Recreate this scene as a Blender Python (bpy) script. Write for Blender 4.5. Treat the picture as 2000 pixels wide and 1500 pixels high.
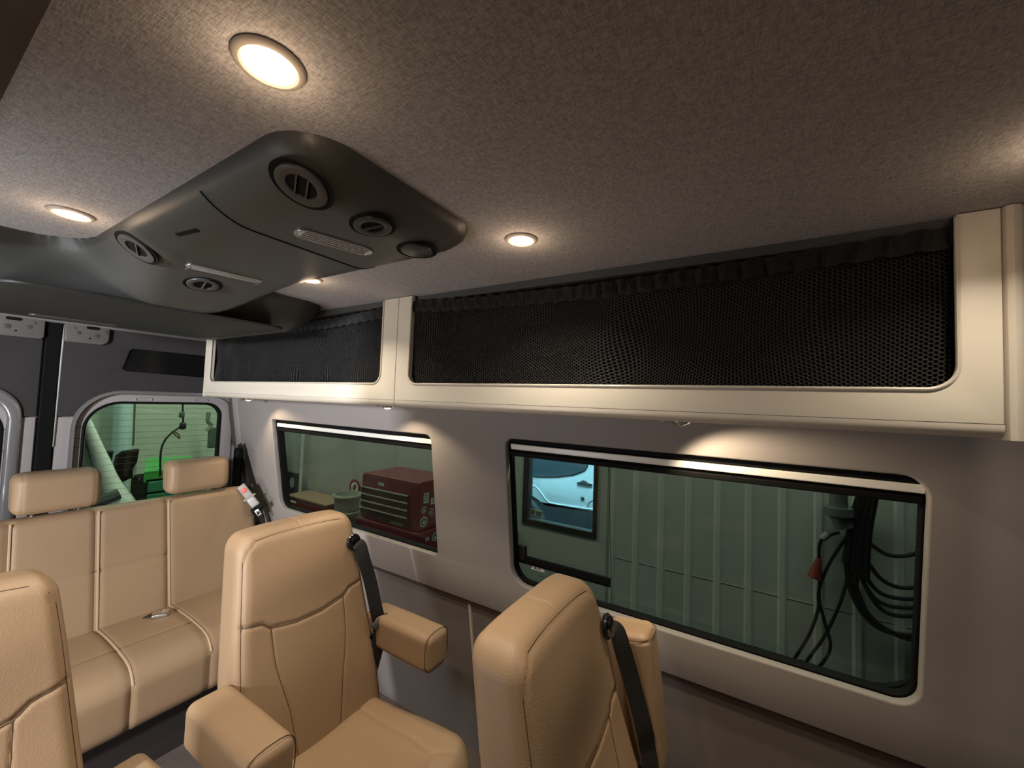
import bpy, bmesh, math, random
import numpy as np
from mathutils import Vector, Matrix
random.seed(4)
D = bpy.data; SC = bpy.context.scene; COL = SC.collection
PI = math.pi
for o in list(D.objects): D.objects.remove(o)

# ---------------------------------------------------------------- camera, world, light, exposure
cam = D.cameras.new('camera'); co = D.objects.new('camera', cam); COL.objects.link(co); SC.camera = co
cam.sensor_fit = 'HORIZONTAL'; cam.sensor_width = 36; cam.lens = 778.1/2000*36; cam.clip_start = .01; cam.clip_end = 60
R0 = ((0.85322541, 0.00756705, -0.52148744), (0.52028979, 0.05690677, 0.85209164), (0.03612399, -0.99835082, 0.04461724))
M = Matrix([[r[0], -r[1], -r[2]] for r in R0]); co.matrix_world = M.to_4x4()
SC.view_settings.view_transform = 'Standard'; SC.view_settings.look = 'None'
SC.view_settings.gamma = 1; SC.view_settings.use_curve_mapping = False
SC.view_settings.exposure = 0.0
wd = D.worlds.new('world'); SC.world = wd; wd.use_nodes = True
wd.node_tree.nodes['Background'].inputs[0].default_value = (.55, .7, 1, 1)
wd.node_tree.nodes['Background'].inputs[1].default_value = .05

def area(name, loc, target, sx, sy, power, color, spread=None):
    l = D.lights.new(name, 'AREA'); l.shape = 'RECTANGLE'; l.size = sx; l.size_y = sy; l.energy = power; l.color = color
    if spread: l.spread = spread
    o = D.objects.new(name, l); COL.objects.link(o); o.location = loc
    o.rotation_euler = (Vector(target)-Vector(loc)).to_track_quat('-Z', 'Y').to_euler()
    return o
# daylight that enters through the open side door on the camera's side, then an added fill
area('side_door_daylight', (-.80, -1.5, .12), (-1.9, 1.0, -.6), .12, .2, 80, (.95, .97, 1))
area('side_door_fill', (-1.5, -1.3, -1.0), (-1.2, .5, .36), 1.2, .8, 28, (.97, .98, 1))  # soft neutral fill added to lift the ceiling
# weak fill added behind the camera for neutral ambient light
area('cab_fill', (1.15, .48, .05), (-1.5, .6, -.5), 1.0, .5, .4, (1, .95, .9))
# strip lights under the workshop roof
area('workshop_strip_light', (-3.4, 2.0, 1.9), (-3.4, 2.9, -1), 2.2, .6, 130, (1, .98, .80)).rotation_euler = (.3, 0, 0)
area('workshop_strip_light', (0.2, 2.2, 1.9), (0.2, 2.9, -1), 2, .3, 110, (1, 1, .92)).rotation_euler = (.25, 0, 0)
area('workshop_strip_light', (-5.2, 1.5, 1.9), (-5.6, 1.6, -1), 1.5, 1.5, 110, (.93, 1, .95))
area('yard_daylight', (-2.0, 3.75, 1.6), (-2.2, 5.2, -1.1), 2.0, .8, 950, (.62, .85, 1))

# ---------------------------------------------------------------- materials
MATS = {}
def mat(name, base, rough=.6, metal=0, noise=None, bump=None, spec=.5, emis=None, alt=None, coat=0, sheen=0):
    """noise=(scale, amount) colour mottling; bump=(scale, strength, stretch)"""
    if name in MATS: return MATS[name]
    m = D.materials.new(name); m.use_nodes = True; nt = m.node_tree; N = nt.nodes; L = nt.links
    b = N['Principled BSDF']
    b.inputs['Base Color'].default_value = (*base, 1); b.inputs['Roughness'].default_value = rough
    b.inputs['Metallic'].default_value = metal; b.inputs['Specular IOR Level'].default_value = spec
    if coat: b.inputs['Coat Weight'].default_value = coat
    if sheen: b.inputs['Sheen Weight'].default_value = sheen
    tc = N.new('ShaderNodeTexCoord')
    if noise:
        n = N.new('ShaderNodeTexNoise'); n.inputs['Scale'].default_value = noise[0]; n.inputs['Detail'].default_value = 6
        L.new(tc.outputs['Object'], n.inputs['Vector'])
        mx = N.new('ShaderNodeMix'); mx.data_type = 'RGBA'
        c2 = alt if alt else tuple(max(0, c*(1-noise[1])) for c in base)
        mx.inputs[6].default_value = (*base, 1); mx.inputs[7].default_value = (*c2, 1)
        rp = N.new('ShaderNodeMapRange'); rp.inputs[1].default_value = .35; rp.inputs[2].default_value = .65
        L.new(n.outputs['Fac'], rp.inputs[0]); L.new(rp.outputs[0], mx.inputs[0]); L.new(mx.outputs[2], b.inputs['Base Color'])
    if bump:
        n = N.new('ShaderNodeTexNoise'); n.inputs['Scale'].default_value = bump[0]; n.inputs['Detail'].default_value = 5
        mp = N.new('ShaderNodeMapping'); mp.inputs['Scale'].default_value = bump[2] if len(bump) > 2 else (1, 1, 1)
        L.new(tc.outputs['Object'], mp.inputs[0]); L.new(mp.outputs[0], n.inputs['Vector'])
        bp = N.new('ShaderNodeBump'); bp.inputs['Strength'].default_value = bump[1]; bp.inputs['Distance'].default_value = .004
        L.new(n.outputs['Fac'], bp.inputs['Height']); L.new(bp.outputs[0], b.inputs['Normal'])
    if emis:
        b.inputs['Emission Color'].default_value = (*emis[0], 1); b.inputs['Emission Strength'].default_value = emis[1]
    MATS[name] = m; return m

def headliner_mat():
    m = D.materials.new('headliner_tweed'); m.use_nodes = True; nt = m.node_tree; N = nt.nodes; L = nt.links
    b = N['Principled BSDF']; b.inputs['Roughness'].default_value = .95; b.inputs['Specular IOR Level'].default_value = .15
    tc = N.new('ShaderNodeTexCoord')
    outs = []
    for s in ((1, .2, 1), (.2, 1, 1)):
        mp = N.new('ShaderNodeMapping'); mp.inputs['Scale'].default_value = s
        n = N.new('ShaderNodeTexNoise'); n.inputs['Scale'].default_value = 560; n.inputs['Detail'].default_value = 3
        L.new(tc.outputs['Object'], mp.inputs[0]); L.new(mp.outputs[0], n.inputs['Vector']); outs.append(n.outputs['Fac'])
    n3 = N.new('ShaderNodeTexNoise'); n3.inputs['Scale'].default_value = 260; n3.inputs['Detail'].default_value = 8
    L.new(tc.outputs['Object'], n3.inputs['Vector'])
    a = N.new('ShaderNodeMath'); a.operation = 'ADD'; L.new(outs[0], a.inputs[0]); L.new(outs[1], a.inputs[1])
    a2 = N.new('ShaderNodeMath'); a2.operation = 'MULTIPLY_ADD'; L.new(n3.outputs['Fac'], a2.inputs[0]); a2.inputs[1].default_value = .5; L.new(a.outputs[0], a2.inputs[2])
    cr = N.new('ShaderNodeValToRGB'); r = N.new('ShaderNodeMapRange'); r.inputs[1].default_value = .95; r.inputs[2].default_value = 1.55
    L.new(a2.outputs[0], r.inputs[0]); L.new(r.outputs[0], cr.inputs[0])
    e = cr.color_ramp.elements; e[0].color = (.27, .255, .25, 1); e[1].color = (.50, .475, .47, 1)
    L.new(cr.outputs[0], b.inputs['Base Color'])
    bp = N.new('ShaderNodeBump'); bp.inputs['Strength'].default_value = .35; bp.inputs['Distance'].default_value = .002
    L.new(a2.outputs[0], bp.inputs['Height']); L.new(bp.outputs[0], b.inputs['Normal'])
    MATS['headliner_tweed'] = m; return m

def glass_mat(name, tint, refl=.55):
    m = D.materials.new(name); m.use_nodes = True; nt = m.node_tree; N = nt.nodes; L = nt.links
    N.remove(N['Principled BSDF']); out = N['Material Output']
    t = N.new('ShaderNodeBsdfTransparent'); t.inputs[0].default_value = (*tint, 1)
    g = N.new('ShaderNodeBsdfGlossy'); g.inputs['Roughness'].default_value = .02; g.inputs[0].default_value = (refl,)*3+(1,)
    lw = N.new('ShaderNodeLayerWeight'); lw.inputs[0].default_value = .5
    pw = N.new('ShaderNodeMath'); pw.operation = 'POWER'; pw.inputs[1].default_value = 5; L.new(lw.outputs['Facing'], pw.inputs[0])
    f = N.new('ShaderNodeMath'); f.operation = 'MULTIPLY_ADD'; f.inputs[1].default_value = .9; f.inputs[2].default_value = .035; L.new(pw.outputs[0], f.inputs[0])
    mx = N.new('ShaderNodeMixShader'); L.new(f.outputs[0], mx.inputs[0]); L.new(t.outputs[0], mx.inputs[1]); L.new(g.outputs[0], mx.inputs[2])
    L.new(mx.outputs[0], out.inputs[0]); MATS[name] = m; return m

def net_mat():
    m = D.materials.new('cargo_net_black'); m.use_nodes = True; nt = m.node_tree; N = nt.nodes; L = nt.links
    b = N['Principled BSDF']; b.inputs['Base Color'].default_value = (.017, .016, .0155, 1); b.inputs['Roughness'].default_value = .42
    uv = N.new('ShaderNodeUVMap'); uv.uv_map = 'uv'
    sp = N.new('ShaderNodeSeparateXYZ'); L.new(uv.outputs[0], sp.inputs[0])
    def lin(ax, ay):
        a = N.new('ShaderNodeMath'); a.operation = 'MULTIPLY'; a.inputs[1].default_value = ax; L.new(sp.outputs[0], a.inputs[0])
        c = N.new('ShaderNodeMath'); c.operation = 'MULTIPLY_ADD'; c.inputs[1].default_value = ay; L.new(sp.outputs[1], c.inputs[0]); L.new(a.outputs[0], c.inputs[2])
        s = N.new('ShaderNodeMath'); s.operation = 'COSINE'; L.new(c.outputs[0], s.inputs[0]); return s.outputs[0]
    k = 2*PI/.0072
    s1, s2, s3 = lin(k, 0), lin(k*.5, k*.866), lin(-k*.5, k*.866)
    a = N.new('ShaderNodeMath'); a.operation = 'ADD'; L.new(s1, a.inputs[0]); L.new(s2, a.inputs[1])
    a2 = N.new('ShaderNodeMath'); a2.operation = 'ADD'; L.new(a.outputs[0], a2.inputs[0]); L.new(s3, a2.inputs[1])
    g = N.new('ShaderNodeMapRange'); g.inputs[1].default_value = .3; g.inputs[2].default_value = 1.0; L.new(a2.outputs[0], g.inputs[0])
    t = N.new('ShaderNodeBsdfTransparent'); mx = N.new('ShaderNodeMixShader')
    L.new(g.outputs[0], mx.inputs[0]); L.new(b.outputs[0], mx.inputs[1]); L.new(t.outputs[0], mx.inputs[2])
    bp = N.new('ShaderNodeBump'); bp.invert = True; bp.inputs['Strength'].default_value = .9; bp.inputs['Distance'].default_value = .002
    L.new(a2.outputs[0], bp.inputs['Height']); L.new(bp.outputs[0], b.inputs['Normal'])
    L.new(mx.outputs[0], N['Material Output'].inputs[0]); MATS['cargo_net_black'] = m; return m

LEATHER = mat('tan_leather', (.34, .224, .132), .48, noise=(3, .08), bump=(330, .22), spec=.45)
THREAD = mat('tan_thread', (.085, .05, .03), .9, spec=.1)
WALLM = mat('wall_panel_taupe', (.285, .255, .24), .62, noise=(2, .06), bump=(500, .12), spec=.35)
WALLLOW = mat('lower_panel_taupe', (.215, .185, .168), .62, noise=(2, .06), bump=(500, .12), spec=.3)
CREAM = mat('cream_laminate', (.70, .635, .53), .38, bump=(400, .05), spec=.4)
CREAMT = mat('cream_trim', (.60, .54, .45), .35)
LINER = headliner_mat()
REARFAB = mat('rear_panel_fabric', (.042, .038, .037), .9, bump=(600, .3), noise=(200, .2))
HVAC = mat('hvac_charcoal', (.052, .053, .050), .42, bump=(700, .12), spec=.5)
HVACD = mat('hvac_dark', (.022, .023, .022), .55)
BLACK = mat('black_rubber', (.004, .004, .004), .7, spec=.15)
BLACKG = mat('black_gloss', (.006, .006, .006), .25)
BELT = mat('belt_webbing', (.009, .0075, .007), .75, bump=(900, .4, (1, 1, .2)))
STEEL = mat('brushed_steel', (.62, .60, .57), .3, metal=1)
CHROME = mat('chrome', (.8, .8, .8), .12, metal=1)
GREYP = mat('grey_plastic', (.30, .27, .255), .45)
BODYP = mat('grey_body_paint', (.36, .35, .355), .2, metal=.55, coat=.8, spec=.6)
BODYM = mat('mauve_body_paint', (.36, .33, .325), .38, coat=.3)
REDB = mat('red_release_button', (.85, .05, .02), .4)
RAIL = mat('blind_rail_white', (.80, .78, .73), .3)
FLOORM = mat('floor_vinyl', (.15, .12, .108), .6, noise=(8, .3), bump=(200, .1))
CARPET = mat('cabinet_carpet', (.028, .030, .030), .95, bump=(500, .5), noise=(90, .25))
NET = net_mat()
HEM = mat('net_hem', (.006, .006, .006), .8)
LENSW = mat('downlight_lens', (1, .93, .8), .4, emis=((1, .80, .56), 9))
PUCKW = mat('puck_lens', (1, .93, .8), .4, emis=((1, .85, .62), 7))
LAMPC = mat('reading_lamp_lens', (.62, .60, .58), .25, bump=(8, .1))
TINT = glass_mat('tinted_glass', (.415, .455, .42))
TINTR = glass_mat('tinted_rear_glass', (.54, .61, .52))
CLEAR = glass_mat('clear_glass', (.75, .9, .95))

# ---------------------------------------------------------------- object helpers
def link(o, parent=None):
    COL.objects.link(o)
    if parent is not None:
        o.parent = parent; o.matrix_parent_inverse = Matrix.Translation(-parent.location) if not parent.get('_q') else Matrix()
    return o
def thing(name, label=None, cat=None, loc=(0, 0, 0), group=None, kind=None):
    o = D.objects.new(name, None); o.location = loc; o.empty_display_size = .05; COL.objects.link(o)
    return tag(o, label, cat, group, kind)
def tag(o, label=None, cat=None, group=None, kind=None):
    if label: o['label'] = label
    if cat: o['category'] = cat
    if group: o['group'] = group
    if kind: o['kind'] = kind
    return o
def mobj(name, vf, m, parent=None, smooth=True, label=None, kind=None, bevel=0):
    me = D.meshes.new(name); v, f = vf
    me.from_pydata([tuple(map(float, p)) for p in v], [], f); me.validate(); me.update()
    me.materials.append(m)
    if smooth:
        me.polygons.foreach_set('use_smooth', [True]*len(me.polygons))
        try: me.set_sharp_from_angle(angle=math.radians(38))
        except Exception: pass
    o = D.objects.new(name, me); COL.objects.link(o)
    if parent is not None:
        o.parent = parent
        if parent.type == 'EMPTY': o.matrix_parent_inverse = Matrix.Translation(-parent.location)
    if bevel:
        b = o.modifiers.new('b', 'BEVEL'); b.width = bevel; b.segments = 2; b.limit_method = 'ANGLE'
    if label: o['label'] = label
    if kind: o['kind'] = kind
    return o
def S(name, vf, m, parent=None, **k):      # piece of the setting
    return mobj(name, vf, m, parent, kind=None if parent is not None else 'structure', **k)
def merge(*vfs):
    V, F = [], []
    for v, f in vfs:
        n = len(V); V += [tuple(p) for p in v]; F += [tuple(i+n for i in q) for q in f]
    return V, F
def mp(vf, fn): return [fn(*p) for p in vf[0]], vf[1]
def box(x0, x1, y0, y1, z0, z1):
    v = [(x, y, z) for x in (x0, x1) for y in (y0, y1) for z in (z0, z1)]
    return v, [(0, 1, 3, 2), (4, 6, 7, 5), (0, 4, 5, 1), (2, 3, 7, 6), (0, 2, 6, 4), (1, 5, 7, 3)]
def rrect(x0, y0, x1, y1, r, n=7):
    if not isinstance(r, (tuple, list)): r = (r,)*4        # bl, br, tr, tl
    P = []
    for (cx, cy, a0, rr) in ((x0+r[0], y0+r[0], PI, r[0]), (x1-r[1], y0+r[1], 1.5*PI, r[1]), (x1-r[2], y1-r[2], 0, r[2]), (x0+r[3], y1-r[3], .5*PI, r[3])):
        if rr < 1e-5: P.append((cx, cy)); continue
        for i in range(n+1): a = a0+i/n*PI/2; P.append((cx+rr*math.cos(a), cy+rr*math.sin(a)))
    return P
def plate(outer, holes, th, bev=.0, fn=None, segs=2):
    cu = D.curves.new('t', 'CURVE'); cu.dimensions = '2D'; cu.fill_mode = 'BOTH'
    for P in [outer]+list(holes):
        s = cu.splines.new('POLY'); s.points.add(len(P)-1); s.use_cyclic_u = True
        for i, p in enumerate(P): s.points[i].co = (p[0], p[1], 0, 1)
    cu.extrude = th/2-bev; cu.bevel_depth = bev; cu.bevel_resolution = segs; cu.offset = -bev
    o = D.objects.new('t', cu); COL.objects.link(o); dg = bpy.context.evaluated_depsgraph_get()
    me = D.meshes.new_from_object(o.evaluated_get(dg))
    bm = bmesh.new(); bm.from_mesh(me); bmesh.ops.remove_doubles(bm, verts=bm.verts, dist=1e-5)
    v = [tuple(q.co) for q in bm.verts]; bm.verts.index_update(); f = [tuple(q.index for q in p.verts) for p in bm.faces]
    bm.free(); D.objects.remove(o); D.curves.remove(cu); D.meshes.remove(me)
    if fn: v = [fn(*p) for p in v]
    return v, f
def tube(path, r, n=8, caps=True):
    P = [Vector(p) for p in path]; V, F = [], []
    up = Vector((0, 0, 1)); prev = None
    rs = r if isinstance(r, (list, tuple)) else [r]*len(P)
    for i, p in enumerate(P):
        t = (P[min(i+1, len(P)-1)]-P[max(i-1, 0)]).normalized()
        if prev is None:
            a = up if abs(t.z) < .9 else Vector((1, 0, 0)); u = t.cross(a).normalized()
        else: u = (prev-t*prev.dot(t)).normalized()
        w = t.cross(u); prev = u
        for k in range(n):
            a = 2*PI*k/n; V.append(tuple(p+rs[i]*(math.cos(a)*u+math.sin(a)*w)))
    for i in range(len(P)-1):
        for k in range(n):
            a, b = i*n+k, i*n+(k+1) % n; F.append((a, b, b+n, a+n))
    if caps: F.append(tuple(range(n))[::-1]); F.append(tuple(range((len(P)-1)*n, len(P)*n)))
    return V, F
def smoothpath(P, k=8):
    P = [np.array(p, float) for p in P]; out = []
    for i in range(len(P)-1):
        p0, p1, p2, p3 = P[max(i-1, 0)], P[i], P[i+1], P[min(i+2, len(P)-1)]
        for j in range(k):
            t = j/k; out.append(.5*((2*p1)+(-p0+p2)*t+(2*p0-5*p1+4*p2-p3)*t*t+(-p0+3*p1-3*p2+p3)*t**3))
    out.append(P[-1]); return [tuple(p) for p in out]
def ribbon(path, wdir, w, th=.0016):
    """webbing: flat strip with thickness; wdir = width direction per point or one vector"""
    P = [Vector(p) for p in path]; V, F = [], []
    for i, p in enumerate(P):
        t = (P[min(i+1, len(P)-1)]-P[max(i-1, 0)]).normalized()
        d = Vector(wdir[i] if isinstance(wdir, list) else wdir); d = (d-t*d.dot(t)).normalized(); n = t.cross(d)
        for s, q in ((-1, -1), (1, -1), (1, 1), (-1, 1)): V.append(tuple(p+d*w/2*s+n*th/2*q))
    for i in range(len(P)-1):
        for k in range(4): a, b = i*4+k, i*4+(k+1) % 4; F.append((a, b, b+4, a+4))
    F += [(3, 2, 1, 0), tuple(range(len(V)-4, len(V)))]; return V, F
def lathe(prof, n=32, caps=True):
    V = [(r*math.cos(2*PI*k/n), r*math.sin(2*PI*k/n), z) for (r, z) in prof for k in range(n)]; F = []
    for i in range(len(prof)-1):
        for k in range(n): a, b = i*n+k, i*n+(k+1) % n; F.append((a, b, b+n, a+n))
    if caps: F += [tuple(range(n))[::-1], tuple(range((len(prof)-1)*n, len(prof)*n))]
    return V, F
def place(vf, loc, zdir=(0, 0, 1), xdir=None, sc=1):
    z = Vector(zdir).normalized(); x = Vector(xdir) if xdir else (Vector((1, 0, 0)) if abs(z.x) < .9 else Vector((0, 1, 0)))
    x = (x-z*x.dot(z)).normalized(); y = z.cross(x); L = Vector(loc)
    return [tuple(L+sc*(x*p[0]+y*p[1]+z*p[2])) for p in vf[0]], vf[1]
def rbox(sx, sy, sz, r, step=.01, deform=None, grooves=(), arc=4):
    """rounded box centred at the origin; deform(P)->P; grooves: (mask(P0,N0), dist(P0)->d, depth, width)"""
    hs = (sx/2, sy/2, sz/2)
    def coords(h):
        a = [h-r+r*math.tan(i/arc*PI/4) for i in range(arc+1)]
        n = max(1, int(round(2*(h-r)/step))); m = [-(h-r)+2*(h-r)*i/n for i in range(1, n)]
        return [-x for x in a[::-1]]+m+a
    C = [coords(h) for h in hs]; V, F, D_ = [], [], {}
    def vid(p):
        k = (round(p[0], 6), round(p[1], 6), round(p[2], 6))
        if k not in D_: D_[k] = len(V); V.append(p)
        return D_[k]
    for ax in range(3):
        a, b = (ax+1) % 3, (ax+2) % 3
        for s in (-1, 1):
            ids = []
            for u in C[a]:
                row = []
                for w in C[b]:
                    p = [0, 0, 0]; p[ax] = s*hs[ax]; p[a] = u; p[b] = w; row.append(vid(tuple(p)))
                ids.append(row)
            for i in range(len(ids)-1):
                for j in range(len(ids[0])-1):
                    q = (ids[i][j], ids[i+1][j], ids[i+1][j+1], ids[i][j+1]); F.append(q if s > 0 else q[::-1])
    P = np.array(V); h = np.array(hs)-r; c = np.clip(P, -h, h); n = P-c; ln = np.linalg.norm(n, axis=1, keepdims=True); n = n/np.maximum(ln, 1e-9)
    P = c+n*r; P0, N0 = P.copy(), n.copy()
    for mask, dist, depth, width in grooves:
        d = dist(P0); m = mask(P0, N0); P = P-N0*(depth*np.exp(-(d/width)**2)*m)[:, None]
    if deform: P = deform(P.copy(), N0, P0)
    return [tuple(p) for p in P], F
def polydist(pts, ia, ib):
    pts = [np.array(p, float) for p in pts]
    def f(P):
        q = P[:, [ia, ib]]; best = np.full(len(q), 9.)
        for a, b in zip(pts[:-1], pts[1:]):
            ab = b-a; t = np.clip(((q-a)@ab)/(ab@ab), 0, 1); best = np.minimum(best, np.linalg.norm(q-(a+t[:, None]*ab), axis=1))
        return best
    return f
def surf_tube(path2, fn, r, n=6): return tube([fn(*p) for p in path2], r, n)

# wall plane: Y = 1.26 - .15 z, leaning in towards the roof
def WP(x, z, t=0): return (x, 1.26-.15*z+t, z)
def WPm(x, z, t=0): return (x, -.30+.15*z-t, z)
ZF, ZC = -1.55, .36

# ================================================================= SETTING
S('floor', box(-3.0, 1.4, -.65, 1.6, ZF-.03, ZF), FLOORM, smooth=False)
S('ceiling', box(-3.05, 1.4, -.32, 1.30, ZC, ZC+.02), LINER, smooth=False)
# --- right-hand wall (the one in view) with two window openings
W1 = (-2.452, -.688, -1.186, -.155); W2 = (-.806, -.705, .342, -.138)
outer = [(-2.86, -.845), (1.4, -.845), (1.4, ZC), (-2.86, ZC)]
h1 = rrect(W1[0], W1[1], W1[2], W1[3], (.06, .022, .03, .018)); h2 = rrect(W2[0], W2[1], W2[2], W2[3], (.07, .05, .05, .03))
S('wall_right', plate(outer, [h1, h2], .03, .0055, lambda x, y, t: WP(x, y, t+.015)), WALLM)
S('wall_right_lower', box(0, 0, 0, 0, 0, 0), WALLLOW) if False else None
low = mp(box(-2.9, 1.4, .035, .05, ZF, -.82), lambda x, t, z: WP(x, z, t-.012))
S('baseboard_right', low, WALLLOW, smooth=False)
S('trim_1', mp(box(-1.079, -1.067, -.003, .03, ZF, -.846), lambda x, t, z: WP(x-.02-(z+.85)*.03+.06, z, t+.014)), CREAMT, smooth=False, bevel=.002)
# dark strip coloured as the shadow in the groove under the upper panel
S('trim_2', mp(box(-2.86, 1.4, -.004, .012, -.862, -.849), lambda x, t, z: WP(x, z, t+.012)), mat('groove_shade', (.09, .055, .045), .7), smooth=False)
# outer skin of the van, around the panes
def skinY(x, z, t=0): return WP(x, z, .075+t)
S('trim_3', plate([(-2.95, ZF), (1.4, ZF), (1.4, ZC+.05), (-2.95, ZC+.05)],
  [rrect(W1[0]-.10, W1[1]-.01, W1[2]+.01, W1[3]+.01, .06), rrect(W2[0]-.08, W2[1]-.01, W2[2]+.01, W2[3]+.01, .07)], .01, 0, lambda x, y, t: skinY(x, y, t+.012)), BLACK, smooth=False)

def window(name, W, radii, vent):
    """black frame, tinted pane, blind rail at the top"""
    x0, z0, x1, z1 = W
    e = .012
    w = thing(name, loc=WP((x0+x1)/2, z0, .04), kind='structure')
    rim = plate(rrect(x0-e, z0-e, x1+e, z1+e, [r+e for r in radii]), [rrect(x0+.003, z0+.004, x1-.005, z1-.02, [max(.012, r*.9) for r in radii])], .03, .003, lambda x, y, t: WP(x, y, t+.047))
    mobj('window_frame', rim, BLACK, w)
    return w
w1 = window('window_1', W1, (.06, .022, .03, .018), False)
w2 = window('window_2', W2, (.07, .05, .05, .03), True)
def panebox(x0, x1, z0, z1, t0, t1): return mp(box(x0, x1, t0, t1, z0, z1), lambda x, t, z: WP(x, z, t))
mobj('pane', panebox(W1[0]-.05, W1[2]-.008, W1[1]+.0, W1[3]-.05, .066, .069), TINT, w1, smooth=False)
mobj('side_post', panebox(W1[0], W1[0]+.012, W1[1], W1[3], .045, .064), BLACKG, w1, smooth=False)
for w, W in ((w1, W1), (w2, W2)):
    x0, z0, x1, z1 = W
    k = 0.012 if w is w2 else .024
    mobj('blind_cassette', panebox(x0, x1, z1-.066, z1-.0, .030, .045), BLACK, w, smooth=False, bevel=.003)
    rl = panebox(x0+k, x1-.001, z1-.042, z1-.021, .018, .030)
    mobj('blind_rail', rl, RAIL, w, smooth=False, bevel=.003, label='white metal rail of the roller blind')
    mobj('blind_bar', panebox(x0+.003, x1-.003, z1-.068, z1-.05, .020, .031), BLACK, w, smooth=False, bevel=.004)
# vent pane of the front window and its frame
mobj('pane', panebox(-.43, W2[2], W2[1], W2[3]-.05, .066, .069), TINT, w2, smooth=False)
mobj('vent_pane', panebox(W2[0]-.05, -.43, W2[1], W2[3]-.05, .070, .073), TINT, w2, smooth=False)
mobj('vent_rail', panebox(W2[0]+.005, -.43, -.632, -.606, .052, .066), BLACK, w2, smooth=False, bevel=.003)
mobj('vent_rail', panebox(W2[0]+.005, -.43, -.640, -.634, .056, .066), BLACK, w2, smooth=False, bevel=.002)
mobj('vent_latch', panebox(W2[0]+.008, W2[0]+.04, -.625, -.565, .048, .066), BLACKG, w2, smooth=False, bevel=.004)
st = mobj('sticker', plate([(-.752, -.656), (-.742, -.641), (-.737, -.638), (-.695, -.638), (-.692, -.656)], [], .001, 0, lambda x, y, t: WP(x, y, t+.064)), mat('sticker_white', (.75, .74, .70), .5), w2, smooth=False, label='small white label on the vent glass')
def text(s, size, fn, m, parent, name='lettering', ext=.0004, align='CENTER', bold=0.0):
    cu = D.curves.new('t', 'FONT'); cu.body = s; cu.size = size; cu.extrude = ext; cu.align_x = align; cu.offset = bold
    o = D.objects.new('t', cu); COL.objects.link(o); dg = bpy.context.evaluated_depsgraph_get(); me = D.meshes.new_from_object(o.evaluated_get(dg))
    v = [fn(*p.co) for p in me.vertices]; f = [tuple(p.vertices) for p in me.polygons]
    D.objects.remove(o); D.curves.remove(cu); D.meshes.remove(me)
    return mobj(name, (v, f), m, parent, smooth=False)
text('A I B', .014, lambda x, y, z: WP(x-.722, y-.652, .0632-z), BLACK, st, bold=.0006)
text('A K K', .008, lambda x, y, z: WP(x-.70, y-.678, .064-z), mat('faint_ink', (.01, .02, .02), .5), w2)

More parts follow.
